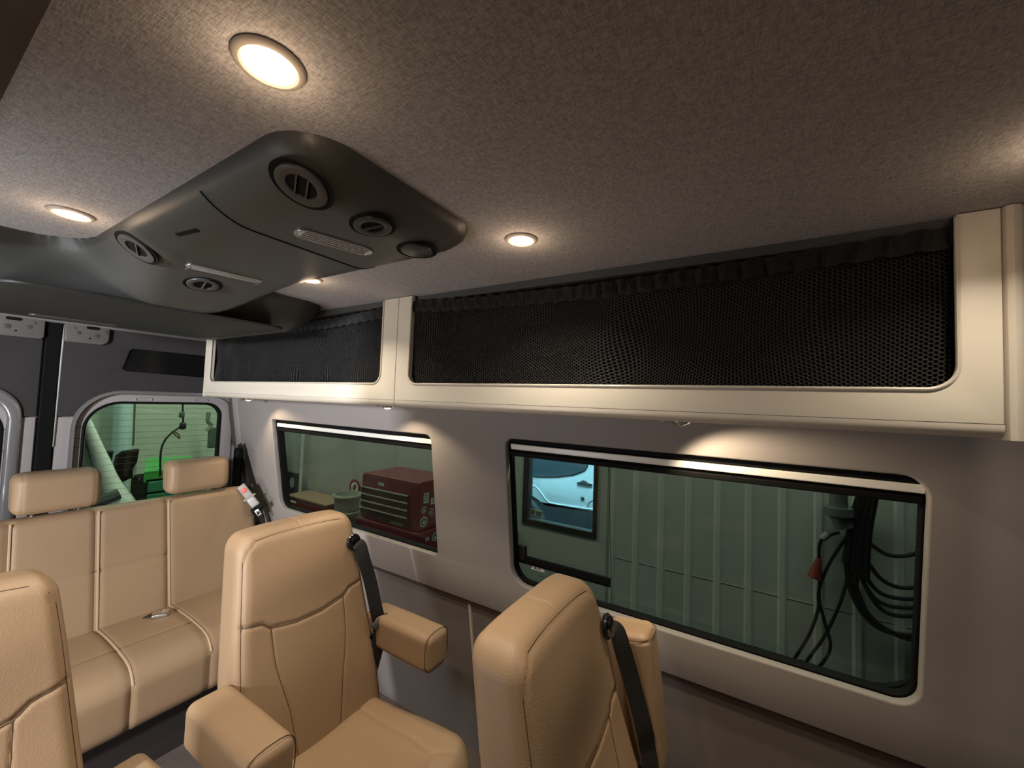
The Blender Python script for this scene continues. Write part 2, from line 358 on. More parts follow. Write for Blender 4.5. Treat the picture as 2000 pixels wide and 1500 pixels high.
# --- rear end of the van: door leaves with their glazing
XR = -2.95
def RP(y, z, t=0): return (XR+t, y, z)       # t>0 towards the camera
hole_r = rrect(.575, -.93, 1.285, -.045, (.1, .12, .13, .17))
hole_l = rrect(-.33, -.93, .385, -.045, (.1, .12, .17, .13))
S('wall_rear', plate([(-.5, ZF), (1.45, ZF), (1.45, ZC), (-.5, ZC)], [hole_r, hole_l], .04, .0, lambda y, z, t: RP(y, z, t-.02)), BODYM, smooth=False)
def rear_leaf(name, s):
    Y = lambda y: .48+s*(y-.48)
    d = thing(name, loc=RP(Y(.95), ZF, 0), kind='structure')
    # pressed metal ring round the glass
    def ring(o, h, th, b, t0): return plate([(Y(a), c) for a, c in o], [[(Y(a), c) for a, c in h]], th, b, lambda y, z, t: RP(y, z, t+t0))
    R1 = rrect(.572, -.95, 1.346, -.022, (.1, .14, .15, .2), 12); R2 = rrect(.578, -.93, 1.295, -.035, (.1, .12, .125, .18), 12)
    if s > 0:
        mobj('door_frame', ring(rrect(.560, -.97, 1.355, -.012, (.1, .14, .16, .2), 12), rrect(.574, -.93, 1.300, -.035, (.1, .12, .125, .18), 12), .05, .015, .012), BODYP, d, label='glossy grey painted door edge')
    else:
        mobj('door_frame', ring(rrect(.555, -.97, 1.40, -.005, (.1, .14, .16, .14), 12), rrect(.60, -.93, 1.300, -.05, (.1, .12, .125, .12), 12), .05, .015, .012), BODYP, d, label='glossy grey painted door edge')
    mobj('window_surround', ring(R2, rrect(.622, -.90, 1.212, -.088, (.09, .1, .075, .13), 12), .03, .008, -.005), BODYM, d, label='mauve grey painted window surround')
    mobj('window_seal', ring(rrect(.604, -.92, 1.226, -.074, (.1, .11, .085, .15), 12), rrect(.618, -.9, 1.208, -.088, (.09, .1, .075, .135), 12), .022, .006, .005), BLACK, d)
    mobj('pane', plate([(Y(a), c) for a, c in rrect(.61, -.91, 1.22, -.08, (.09, .1, .08, .14))], [], .004, 0, lambda y, z, t: RP(y, z, t-.012)), TINTR, d, smooth=False)
    hl = [box(XR-.0105, XR-.0095, min(Y(.625), Y(1.205)), max(Y(.625), Y(1.205)), z-.0007, z+.0007) for z in np.arange(-.62, -.1, .034)]
    mobj('defroster_lines', merge(*hl), mat('defroster_brown', (.05, .05, .035), .6), d, smooth=False, kind='stuff')
    for yy in (.80, 1.07):
        a, b = sorted((Y(yy), Y(yy+.075)))
        mobj('clip_recess', plate(rrect(a, -.070, b, -.052, .007), [rrect(a+.005, -.068, b-.005, -.056, .004)], .006, .001, lambda y, z, t: RP(y, z, t+.012)), BODYM, d)
    for zz in (-.21, -.265, -.31):
        a, b = sorted((Y(.58), Y(.606))); mobj('clip_mark', box(XR+.0095, XR+.0125, a, b, zz-.001, zz+.001), BLACK, d, smooth=False)
    # upholstered panel above the glass
    a = [(.512, ZC-.04), (.512, -.152), (.585, -.152), (.60, -.10), (.63, -.062), (.68, -.035), (.74, -.022), (1.15, -.022), (1.23, -.04), (1.30, -.09), (1.345, -.16), (1.38, -.16), (1.35, ZC-.04)]
    hb = []
    if s > 0: hb = [[(.736, .105), (.742, .118), (.762, .205), (.775, .217), (1.15, .217), (1.15, .080), (.752, .092)]]
    mobj('upper_panel', plate([(Y(p), q) for p, q in a], hb, .02, .004, lambda y, z, t: RP(y, z, t+.012)), REARFAB, d, label='charcoal fabric covered upper panel')
    if s > 0: mobj('brake_light_recess', box(XR+.001, XR+.008, .73, 1.16, .07, .225), BLACKG, d, smooth=False, label='black slot in the upper panel')
    # small panel beside the meeting edge
    mobj('edge_panel', plate([(Y(p), q) for p, q in rrect(.512, -.95, .572, -.156, .004)], [], .018, .003, lambda y, z, t: RP(y, z, t+.008)), BODYM, d)
    if s > 0: mobj('drain_hole', box(XR+.0165, XR+.0185, .502, .511, -.318, -.298), BLACK, d, smooth=False)
    # hinge cover plate up at the roof
    pr = rrect(.512, .218, .672, .345, (.015, .035, .0, .0)); fn = lambda y, z, t: RP(y, z, t+.03)
    pl = mobj('lock_cover', plate([(Y(p), q) for p, q in pr], [], .03, .006, fn), mat('cover_offwhite', (.13, .12, .115), .5), d, label='pale plastic lock cover with screw holes')
    mobj('lock_hole', plate([(Y(p), q) for p, q in rrect(.585, .292, .632, .306, .006)], [], .002, 0, lambda y, z, t: RP(y, z, t+.0465)), BLACK, pl, smooth=False)
    for (p, q, r) in ((.56, .268, .010), (.625, .262, .012), (.66, .285, .010), (.60, .245, .004), (.545, .29, .006)):
        mobj('screw_hole', place(lathe([(r, 0), (r*.6, .0012)], 12), RP(Y(p), q, .0452), (1, 0, 0)), mat('cover_dim', (.07, .062, .06), .6) if r > .005 else BLACK, pl)
    if s > 0: mobj('edge_trim', tube(smoothpath([RP(Y(.515), .30, .018), RP(Y(.512), .2, .02), RP(Y(.51), -.1, .02), RP(Y(.508), -.3, .02)]), .005, 8), BODYM, d, label='pale painted door edge strip')
rear_leaf('door_1', 1); rear_leaf('door_2', -1)
S('trim_4', box(XR, XR+.028, .454, .506, -1.5, ZC), BLACK, smooth=False, bevel=.004)      # weather strip between the leaves
S('trim_5', mp(plate(rrect(-.4, .305, 1.36, .36, .02), [], .06, .012), lambda y, z, t: RP(y, z, t+.02)), mat('header_grey', (.2, .19, .185), .6))
# pillar cover in the rear corner
pc = [(XR+.02+.0, 1.32), (XR+.06, 1.300), (XR+.10, 1.315), (XR+.12, 1.33)]
V = []; F = []; n = 14
for i in range(2):
    z = (.0, -1.4)[i]
    for k in range(n+1):
        a = PI*k/n; V.append((-2.875+.052*math.cos(a), 1.285-.15*z-.035*math.sin(a), z))
for k in range(n): F.append((k, k+1, n+2+k, n+1+k))
S('trim_6', (V, F), WALLM)
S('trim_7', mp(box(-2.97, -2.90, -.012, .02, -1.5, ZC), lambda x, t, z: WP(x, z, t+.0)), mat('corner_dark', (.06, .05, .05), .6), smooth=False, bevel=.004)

# --- camera-side wall with the open sliding door, cab partition behind the camera
S('wall_left', plate([(-2.95, ZF), (1.4, ZF), (1.4, ZC), (-2.95, ZC)], [rrect(-2.5, -1.5, -1.03, .33, .02)], .04, 0, lambda x, z, t: WPm(x, z, .03+t)), WALLM, smooth=False)
S('wall_front', plate([(-.5, ZF), (1.5, ZF), (1.5, ZC), (-.5, ZC)], [rrect(-.1, -.9, 1.05, .25, .08)], .04, 0, lambda y, z, t: (1.4+t, y, z)), WALLM, smooth=False)
S('trim_8', plate([(-.28, .36), (-.28, .26), (0.0, .30), (.05, .335), (.073, .36)], [], 2.6, .0, lambda y, z, t: (-.35+t, y, z)), mat('header_brown', (.05, .038, .034), .8), smooth=False)

# ================================================================= OVERHEAD CABINETS
YC = .987
def CP(x, z, t=0): return (x, YC+t, z)
def ripple_net(x0, x1, zb, ztop, seed, name, parent):
    rnd = random.Random(seed); nx = int((x1-x0)/.006); nz = 34
    ph = [(rnd.uniform(8, 40), rnd.uniform(0, 6.28), rnd.uniform(-6, 6), rnd.uniform(.3, 1)) for _ in range(7)]
    V, F, U = [], [], []
    for i in range(nx+1):
        x = x0+(x1-x0)*i/nx; zt = ztop(x)
        for j in range(nz+1):
            v = j/nz; z = zb+(zt-zb)*v
            e = math.sin(PI*min(1, max(0, v)))**.5*.55+.25*v
            f = sum(a*math.sin(k*(x+.1*z*s)+p+s*z) for k, p, s, a in ph)/3
            # sharp sags that run down to the floor of the bin
            g = abs(math.sin(9*x+seed+4*z*math.sin(5*x)))*.6
            y = .020+.017*e*f+.016*e*g+.006*math.sin(3*x)
            if v > .86: y += .006*math.sin(2*PI*x/.043+1.5*math.sin(x*17))*(v-.86)/.14*1.5
            V.append(CP(x, z, y)); U.append((x-.02*f, z))
    for i in range(nx):
        for j in range(nz): a = i*(nz+1)+j; F.append((a, a+nz+1, a+nz+2, a+1))
    o = mobj(name, (V, F), NET, parent, label='black mesh cargo net sagging in folds')
    uv = o.data.uv_layers.new(name='uv')
    for lp in o.data.loops: uv.data[lp.index].uv = U[lp.vertex_index]
    # gathered hem: opaque ruffled band with an elastic cord
    V, F = [], []; nh = 8; nx = int((x1-x0)/.004)
    ruf = [(rnd.uniform(-.3, .3)) for _ in range(200)]
    for i in range(nx+1):
        x = x0+(x1-x0)*i/nx; zt = ztop(x); c = x/.046; k = int(c) % 150
        w = math.sin(2*PI*c+ruf[k]*1.5)+.4*math.sin(4*PI*c+1+seed)
        for j in range(nh+1):
            v = j/nh; z = zt+.0025*math.sin(2*PI*x/.05+seed)-.040*v
            V.append(CP(x+.004*math.sin(2*PI*c)*v, z, .010+.0062*w*math.sin(PI*(.15+.8*v))))
    for i in range(nx):
        for j in range(nh): a = i*(nh+1)+j; F.append((a, a+1, a+nh+2, a+nh+1))
    mobj('gathered_hem', (V, F), HEM, parent, label='ruffled elastic top hem of the net')
def cabinet(name, label, x0, x1, o0, o1, seed, lend, ztop):
    c = thing(name, label, 'cabinet', (0.5*(x0+x1), 1.13, -.045), 'overhead cabinets along the side wall')
    ob = .049
    r = .035
    # U-shaped face frame; the opening runs up to the roof
    P = [(x0, -.009), (x1, -.009), (x1, ZC-.002), (o1, ZC-.002)]
    P += [(o1-r*1.2*(1-math.cos(a)), ob+r*1.2*(1-math.sin(a))) for a in [k/6*PI/2 for k in range(7)]]
    P += [(o0+r-r*math.sin(a), ob+r*(1-math.cos(a))) for a in [k/6*PI/2 for k in range(7)]]
    P += [(o0, ZC-.002), (x0, ZC-.002)]
    mobj('face_frame', plate(P, [], .018, .0022, lambda x, z, t: CP(x, z, t+.009)), CREAM, c, label='cream laminate face frame')
    # lip bead round the opening
    bp = [CP(o0+.001, ZC-.01, -.001)]+[CP(o0+r-r*math.sin(a), ob+r*(1-math.cos(a)), -.001) for a in [k/8*PI/2 for k in range(8, -1, -1)]]
    r2 = r*1.2
    bp += [CP(o1-r2*(1-math.cos(a)), ob+r2*(1-math.sin(a)), -.001) for a in [k/8*PI/2 for k in range(8, -1, -1)]]+[CP(o1-.001, ZC-.01, -.001)]
    mobj('opening_bead', tube(bp, .0035, 8), CREAMT, c)
    # valance: rounded lower edge and bottom panel
    n = 8; prof = [(-.009, .0)]+[(-.014-.018*math.sin(k/n*PI/2), .000+.020*(1-math.cos(k/n*PI/2))) for k in range(n+1)]+[(-.032, .27)]
    V, F = [], []
    for x in (x0, x1):
        for z, t in prof: V.append(CP(x, z, t))
    m_ = len(prof)
    for k in range(m_-1): F.append((k, k+m_, k+m_+1, k+1))
    mobj('bottom_panel', (V, F), CREAMT, c, label='cream bottom panel with rounded front edge')
    mobj('shelf', box(x0+.01, x1-.01, YC+.018, 1.25, -.012, .0), CARPET, c, smooth=False)
    mobj('back_panel', box(x0+.01, x1-.01, 1.19, 1.20, .0, ZC-.004), CARPET, c, smooth=False)
    for xs in (x0, x1-.012): mobj('end_panel', box(xs, xs+.012, YC+.018, 1.22, -.008, ZC-.004), CARPET, c, smooth=False)
    mobj('lining_strip', box(o0, o1, YC+.021, 1.19, ZC-.022, ZC-.001), mat('lining_grey', (.07, .07, .07), .9), c, smooth=False)
    ripple_net(o0+.003, o1-.003, ob-.01, ztop, seed, 'cargo_net', c)
    if lend:
        mobj('end_cap', box(x0-.012, x0, YC-.002, 1.20, -.032, ZC-.02), CREAMT, c, smooth=False, bevel=.003)
    return c
c1 = cabinet('overhead_cabinet', 'shorter cream overhead cabinet above the rear side window', -2.585, -1.0925, -2.525, -1.166, 3, True,
        lambda x: .338-.024*math.sin(PI*(x+2.53)/1.36)*(1 if x > -1.9 else .8)-.004)
c2 = cabinet('overhead_cabinet', 'long cream overhead cabinet above the front side window', -1.0905, .352, -1.026, .300, 8, False,
        lambda x: .343-.022*math.sin(PI*min(1, max(0, (x+1.03)/1.33))**.9))
# rounded end post of the cabinet run
ep = [(.353, YC+.2), (.353, YC+.004), (.356, YC-.004), (.363, YC-.008), (.372, YC-.004), (.380, YC+.006), (.384, YC+.02), (.384, YC+.2)]
V = [(x, y, z) for z in (-.034, ZC-.002) for x, y in ep]; n = len(ep)
F = [(i, (i+1) % n, n+(i+1) % n, n+i) for i in range(n)]+[tuple(range(n))[::-1], tuple(range(n, 2*n))]
mobj('end_post', (V, F), CREAMT, c2, label='rounded cream corner post')

# puck lights under the cabinets
def puck(x, label, tilt, lit, hidden=False):
    p = thing('puck_light', label, 'light', (x, 1.13, -.0325), 'puck lights under the cabinets')
    mobj('bezel', place(lathe([(.026, 0), (.027, -.004), (.022, -.009), (.018, -.0105), (.017, -.006), (.0, -.006)], 24, False), p.location), CHROME, p, label='chrome bezel')
    mobj('lens', place(lathe([(.0168, -.006), (.013, -.0125), (.006, -.0155), (.0005, -.016)], 20, False), p.location), CHROME if hidden else PUCKW, p)
    mobj('clip', box(x-.045, x-.030, 1.11, 1.125, -.040, -.0325), CHROME, p, smooth=False, bevel=.002)
    l = D.lights.new('puck', 'SPOT'); l.energy = lit; l.color = (1, .80, .55); l.spot_size = math.radians(122); l.spot_blend = .45; l.shadow_soft_size = .014
    o = D.objects.new('glow', l); COL.objects.link(o); o.parent = p; o.location = (0, 0, -.022); o.rotation_euler = (math.radians(14), -tilt, 0)
puck(-2.407, 'small chrome puck light over the rear left corner of the rear side window', .3, 5.5)
puck(-1.284, 'small chrome puck light between the two side windows below the cabinet seam', .1, 5.5)
puck(-.169, 'small chrome puck light above the middle of the front side window', .55, 10, True)

# ================================================================= CEILING DOWNLIGHTS
def downlight(x, y, label, p=2.3):
    t = thing('ceiling_downlight', label, 'light', (x, y, ZC), 'round ceiling downlights')
    mobj('bezel', place(lathe([(.0355, 0), (.036, -.0015), (.034, -.004), (.029, -.0055), (.0265, -.004), (.0262, -.001)], 40, False), t.location), mat('bezel_ivory', (.42, .37, .32), .4), t)
    mobj('lens', place(lathe([(.0262, -.0015), (.022, -.0045), (.012, -.0065), (.0005, -.007)], 32, False), t.location), LENSW, t)
    l = D.lights.new('down', 'AREA'); l.shape = 'DISK'; l.size = .05; l.energy = p; l.color = (1, .88, .71); l.spread = math.radians(125)
    o = D.objects.new('beam', l); COL.objects.link(o); o.parent = t; o.location = (0, 0, -.009)
    l = D.lights.new('halo', 'POINT'); l.energy = .27; l.color = (1, .72, .48); l.shadow_soft_size = .02
    o = D.objects.new('halo', l); COL.objects.link(o); o.parent = t; o.location = (0, 0, -.045)
downlight(-.456, .2135, 'largest, nearest bright round downlight at the top of the photo')
downlight(-1.222, .210, 'bright oval downlight at far left beside the dark air unit')
downlight(-1.19, .715, 'small downlight just beyond the air unit above the rear cabinet')
downlight(-.445, .744, 'small downlight in mid ceiling right of the air unit tip')
downlight(.350, .775, 'downlight cut off by the right edge of the photo', 1.4)
downlight(.312, .20, 'downlight behind the camera, outside the photo') if False else None

# ================================================================= ROOF AIR UNIT
def sd_rr(x, y, x0, x1, y0, y1, r):
    cx, cy = (x0+x1)/2, (y0+y1)/2; qx = abs(x-cx)-(x1-x0)/2+r; qy = abs(y-cy)-(y1-y0)/2+r
    return math.hypot(max(qx, 0), max(qy, 0))+min(max(qx, qy), 0)-r
def sdf(x, y):
    a = sd_rr(x, y, -2.1, -.505, .275, .685, .085); b = sd_rr(x, y, -2.36, -1.475, -.035, .995, .13); k = .13
    h = max(k-abs(a-b), 0)/k; return min(a, b)-h*h*k*.25
def hgt(x, y):
    d = -sdf(x, y)
    if d <= 0: return 0
    s = min(1, max(0, (-1.12-x)/.36)); s = s*s*(3-2*s)
    H = .045+.066*s; w = .10+.06*s
    t = min(1, d/w); return H*(1-(1-t)**2.2)
hv = thing('air_conditioning_unit', 'dark charcoal T-shaped roof air conditioning unit with round vents', 'air conditioner', (-1.5, .48, ZC))
st_ = .0085; X = np.arange(-2.38, -.49, st_); Yg = np.arange(-.05, 1.01, st_); V, F = [], []; idx = {}
for i, x in enumerate(X):
    for j, y in enumerate(Yg):
        d = sdf(x, y)
        if d < st_*1.0:
            if d > 0 or d > -st_*.3:
                e = 1e-4; gx, gy = (sdf(x+e, y)-d)/e, (sdf(x, y+e)-d)/e
                x_, y_ = x-gx*d, y-gy*d; z = ZC
            else: x_, y_ = x, y; z = ZC-hgt(x, y)-.009
            idx[i, j] = len(V); V.append((x_, y_, z))
for i in range(len(X)-1):
    for j in range(len(Yg)-1):
        k = [(i, j), (i+1, j), (i+1, j+1), (i, j+1)]; k = [idx[q] for q in k if q in idx]
        if len(k) >= 3: F.append(tuple(k[::-1]))
hb = mobj('housing', (V, F), HVAC, hv, label='charcoal plastic housing')
def hsurf(x, y, off=0):
    e = .004; z = ZC-hgt(x, y)-.009; gx = (hgt(x+e, y)-hgt(x-e, y))/(2*e); gy = (hgt(x, y+e)-hgt(x, y-e))/(2*e)
    n = Vector((-gx, -gy, -1)).normalized(); return Vector((x, y, z))+n*off, n
def vent(x, y, r, kind, ang=0):
    p, n = hsurf(x, y); xd = (math.cos(ang), math.sin(ang), 0)
    P = lambda vf: place(vf, p, n, xd)
    v = mobj('vent', P(lathe([(r*1.26, .0002), (r*1.24, .0016), (r*1.18, .0014), (r*1.02, .0004), (r*.98, .0004)], 36, False)), BLACK, hv, label='round adjustable air vent' if kind else 'round blank vent cap')
    if kind:
        mobj('vent_ring', P(lathe([(r*1.04, .0), (r*1.02, .004), (r*.90, .0055), (r*.62, .0035), (r*.58, -.002)], 36, False)), mat('vent_grey', (.05, .05, .049), .35), v)
        mobj('vent_throat', P(lathe([(r*.64, .0008), (r*.3, .0006), (.0005, .0006)], 28, False)), BLACK, v)
        for k in ((-.22, .22) if kind == 2 else (0.05,)):
            hh = math.sqrt(.62**2-k*k)*r
            mobj('louver', P(mp(box(-.0013, .0013, -hh, hh, .0005, .005), lambda a, b, c: (a+k*r, b, c))), mat('louver_grey', (.07, .07, .068), .3), v, smooth=False, bevel=.0006)
    else: mobj('cap', P(lathe([(r*1.0, .0), (r*.97, .003), (r*.85, .0045), (.0005, .005)], 36, False)), mat('vent_grey', (.05, .05, .049), .35), v)
vent(-.585, .330, .037, 2, 1.1); vent(-.588, .463, .032, 1, 1.9); vent(-.600, .585, .033, 0)
vent(-1.205, .312, .036, 1, 1.2); vent(-1.26, .462, .034, 1, 1.4)
def lamp(x, y, L, w, ang):
    p, n = hsurf(x, y); xd = (math.cos(ang), math.sin(ang), 0); P = lambda vf: place(vf, p, n, xd)
    f = mobj('reading_lamp', P(plate(rrect(-L/2, -w/2, L/2, w/2, w*.45), [rrect(-L/2+.006, -w/2+.005, L/2-.006, w/2-.005, w*.35)], .007, .002)), mat('lamp_rim', (.5, .48, .46), .2, metal=.6), hv, label='ribbed clear reading lamp in a bright rim')
    mobj('lamp_lens', P(mp(plate(rrect(-L/2+.005, -w/2+.004, L/2-.005, w/2-.004, w*.35), [], .003, 0), lambda a, b, c: (a, b, c+.0005))), LAMPC, f, smooth=False)
    for k in range(4): mobj('lens_rib', P(tube([(-L/2+.014, -w*.3+k*w*.2, .003), (L/2-.012, -w*.3+k*w*.2, .003)], .0013, 5)), mat('rib_grey', (.40, .385, .37), .25), f)
lamp(-.720, .480, .150, .050, 1.30); lamp(-1.165, .475, .165, .030, 1.46)
p, n = hsurf(-.975, .325); mobj('sensor_slot', place(box(-.04, .04, -.004, .004, 0, .0012), p, n, (1, .1, 0)), BLACK, hv, smooth=False)
sm = []
for k in range(30):
    y = .285+(.675-.285)*k/29; p, n = hsurf(-.815-.0*k, y, .0004); sm.append(tuple(p))
mobj('cover_seam', tube(sm, .0016, 6), BLACK, hv)
mobj('return_grille', plate(rrect(-2.12, .15, -1.47, .81, .05), [], .008, .003, lambda x, y, z: (x, y, z+ZC-.121)), mat('return_shade', (.014, .015, .0145), .6), hv, label='dark flat return air panel underneath')  # shade on the underside is put into this panel's darker colour
mobj('louver', plate(rrect(-2.09, .28, -2.05, .50, .015), [], .006, .002, lambda x, y, z: (x, y, z+ZC-.126)), HVAC, hv)
# ================================================================= SEATS
PT = (.02,)
def back_mesh():
    H, W, T = .74, .50, .155
    hw = W/2-.017
    edge = [(-hw-.002, -.36), (-hw, -.1), (-hw, .29), (-hw+.012, .328), (-hw+.05, .350), (hw-.05, .350), (hw-.012, .328), (hw, .29), (hw, -.1), (hw+.002, -.36)]
    head = [(-hw, .122), (-.17, .112), (-.14, .092), (-.05, .076), (.05, .076), (.14, .092), (.17, .112), (hw, .122)]
    vl = [(-.14, .092), (-.128, -.02), (-.092, -.16), (-.062, -.36)]; vr = [(-a, b) for a, b in vl]
    front = lambda P, N: np.clip((N[:, 0]-.25)*3, 0, 1)
    side = lambda P, N: np.clip((.6-abs(N[:, 1]))*4, 0, 1)
    def dfm(P, N, P0):
        x, y, z = P[:, 0], P[:, 1], P[:, 2]; v = (z+H/2)/H
        k = 1-.20*np.clip((v-.12)/.88, 0, 1)**1.25; y = y*k
        f = np.clip(P0[:, 0]/T+.5, 0, 1)
        # bolsters forward, cushion crown, head pillow
        x = x+f*(.012*np.abs(P0[:, 1]/(W/2))**2.5-.010)
        x = x+f*.014*np.exp(-((v-.30)/.22)**2)+f*.014*np.exp(-((v-.82)/.13)**2)*(1-np.abs(P0[:, 1]/(W/2))**3)
        z = z-.012*(np.abs(P0[:, 1])/(W/2))**4*np.clip((v-.8)/.2, 0, 1)
        x = x*(1-.20*v)
        zz = z+H/2-.10
        x = x-.225*zz-.04*np.clip(v-.7, 0, 1)**1.5
        return np.stack([x-.065, y, zz], 1)
    g = [(front, polydist(edge, 1, 2), .0034, .004), (front, polydist(head, 1, 2), .006, .0055), (front, polydist(vl, 1, 2), .0034, .004), (front, polydist(vr, 1, 2), .0034, .004),
         (lambda P, N: np.clip((N[:, 2]-.4)*3, 0, 1), lambda P: np.abs(P[:, 1]), .0018, .0025)]
    vf = rbox(T, W, H, .048, .0045, dfm, g, arc=6)
    def on(ys, zs):   # a point on the front surface for the seam threads
        r_ = .048; dy = max(abs(ys)-(W/2-r_), 0); dz = max(abs(zs)-(H/2-r_), 0); xs = T/2-r_+math.sqrt(max(r_*r_-dy*dy-dz*dz, 0))
        x = np.array([[xs, ys, zs]]); N = np.array([[1., 0, 0]]); e = dfm(x, N, x)[0]; return (e[0]-.0024, e[1], e[2])
    return vf, on, edge, head, vl, vr
def seat_mesh():
    L, W, T = .50, .49, .15
    top = lambda P, N: np.clip((N[:, 2]-.3)*3, 0, 1)
    a = [(-.25, -.15), (.02, -.145), (.13, -.13), (.135, 0), (.13, .13), (.02, .145), (-.25, .15)]
    b1 = [(.13, .13), (.25, .20)]; b2 = [(.13, -.13), (.25, -.20)]
    def dfm(P, N, P0):
        x, y, z = P[:, 0], P[:, 1], P[:, 2]; u = (x+L/2)/L; r = np.abs(P0[:, 1])/(W/2)
        y = y*(.95+.13*np.sin(np.clip(u, 0, 1)*PI*.62)**2)
        x = x-.055*r**3*np.clip(u*1.6-.6, 0, 1)
        up = np.clip(P0[:, 2]/(T/2), 0, 1)
        z = z+up*(.016*r**2+.012*u-.016*(1-r)*np.exp(-((u-.35)/.3)**2))-up*.035*np.clip((u-.82)/.18, 0, 1)**2
        return np.stack([x, y, z], 1)
    g = [(top, polydist(p, 0, 1), .004, .0045) for p in (a, b1, b2)]
    return rbox(L, W, T, .055, .008, dfm, g, arc=6)
def arm_mesh(L=.34, W=.112, T=.125):
    def dfm(P, N, P0):
        P[:, 2] *= 1-.12*(P0[:, 0] < 0)*np.abs(P0[:, 0])/L; return P
    g = [(lambda P, N: np.ones(len(P)), lambda P: np.abs(P[:, 0]-(L/2-.016)), .003, .003)]
    return rbox(L, W, T, .026, .012, dfm, g, arc=5)
chair_parts = {}
def make_chair(label):
    t = thing('captain_chair', label, 'seat', (0, 0, ZF), 'tan leather captain chairs')
    t.location = (0, 0, 0)
    vf, on, edge, head, vl, vr = back_mesh()
    mv = lambda vf, d: mp(vf, lambda x, y, z: (x+d[0], y+d[1], z+d[2]))
    b = mobj('backrest', mv(vf, (0, 0, -1.085)), LEATHER, t)
    for nm, P in (('seam', edge), ('seam', head), ('seam', vl), ('seam', vr)):
        Q = smoothpath([(p[0], p[1], 0) for p in P], 6)
        mobj(nm, mv(tube([on(q[0], q[1]) for q in Q], .0009, 5), (0, 0, -1.085)), THREAD, b)
    mobj('seat', mv(seat_mesh(), (.225, 0, -1.165)), LEATHER, t)
    for s in (-1, 1):
        ar = mobj('armrest', mv(arm_mesh(), (.075, s*.283, -.882)), LEATHER, t)
        e = [(.231, s*.283+.0565*c, -.882+.063*d) for c, d in ((-.6, -1), (-1, -.55), (-1, .55), (-.6, 1), (.6, 1), (1, .55), (1, -.55), (.6, -1), (-.6, -1))]
        mobj('piping', tube(smoothpath(e, 3), .0013, 5), THREAD, ar)
        mobj('arm_bracket', box(-.07, -.03, min(s*.20, s*.235), max(s*.20, s*.235), -.94, -.89), BLACK, t, smooth=False, bevel=.004)
    for s in (-1, 1): mobj('recliner_cover', box(-.10, .38, min(s*.215, s*.235), max(s*.215, s*.235), -1.27, -1.19), BLACK, t, smooth=False, bevel=.006)
    mobj('pedestal', merge(place(lathe([(.16, 0), (.14, .10), (.12, .28)], 28), (.2, 0, ZF+.02)), box(-.02, .42, -.19, .19, ZF, ZF+.03)), BLACK, t, smooth=False)
    return t
def copy_tree(o, parent=None):
    c = o.copy(); COL.objects.link(c)
    if parent is not None: c.parent = parent
    for ch in [q for q in D.objects if q.parent is o]: copy_tree(ch, c)
    return c
XA, YA = -1.185, .83
chA = make_chair('whole tan leather captain chair in the middle with both armrests down')
def belt(parent):
    g = mobj('belt_guide', place(lathe([(.028, -.002), (.030, .004), (.026, .009), (.012, .006), (.0005, .006)], 28, False), (-.112, .178, -.552), (1, 0, .2)), BLACKG, parent, label='black round seat belt guide')
    mobj('guide_lip', place(plate(rrect(-.020, -.010, .020, .010, .009), [], .010, .003), (-.106, .184, -.544), (1, .1, .15), (0, 1, 0)), BLACK, g)
    P = smoothpath([(-.102, .184, -.556), (-.088, .192, -.568), (-.076, .198, -.605), (-.052, .218, -.70), (-.026, .230, -.80), (-.02, .240, -.845), (-.01, .236, -.90), (-.02, .226, -.98), (-.05, .225, -1.08)], 6)
    n = len(P); wd = [(.62, .78, -.2) for i in range(n)]
    mobj('belt_webbing', ribbon(P, wd, .046, .0022), BELT, parent, label='dark seat belt webbing')
    k = mobj('belt_tongue', place(plate(rrect(-.034, -.012, .034, .012, .009), [], .014, .004), (-.010, .238, -.840), (1, -.45, .4), (0, 1, .35)), mat('tongue_plastic', (.05, .047, .043), .5), parent)
    mobj('tongue_plate', place(plate(rrect(-.011, -.022, .011, .010, .004), [rrect(-.004, -.016, .004, -.007, .001)], .003, .0006), (.004, .252, -.868), (1, -.45, .4), (0, 1, .35)), STEEL, k, label='steel latch plate')
nobelt = copy_tree(chA)
belt(chA)
chA.location = (XA, YA, 0)
chB = copy_tree(chA); chB.location = (XA+.983, YA, 0); chB['label'] = 'nearest captain chair with raised armrest beside the front side window'
for q in [q for q in D.objects if q.parent is chB and q.name.startswith('belt_tongue')]: q.matrix_parent_inverse = Matrix.Translation((-.012, -.004, -.13))
# its wall-side armrest is folded up, the aisle one is not fitted in view
arms = [q for q in D.objects if q.parent is chB and q.name.startswith('armrest')]
ar = [q for q in arms if sum(v.co.y for v in q.data.vertices) > 0][0]; al = [q for q in arms if q is not ar][0]
def fold(a, ang, piv=(-.06, 0, -.90), d=(0, 0, 0)):
    a.matrix_parent_inverse = Matrix.Translation(Vector(d)) @ Matrix.Translation(piv) @ Matrix.Rotation(-ang, 4, 'Y') @ Matrix.Translation(-Vector(piv))
fold(ar, math.radians(98), d=(.03, .03, .0))
fold(al, math.radians(0), d=(0, 0, -.02))
chC = nobelt; chC['label'] = 'captain chair cut off at the lower left corner, in front of the bench'
for a in [q for q in D.objects if q.parent is chC and q.name.startswith('armrest')]: a.matrix_parent_inverse = Matrix.Translation((-.02, .035, -.145))
chC.location = (XA-.08, .095, 0); chC.rotation_euler = (0, 0, math.radians(5))

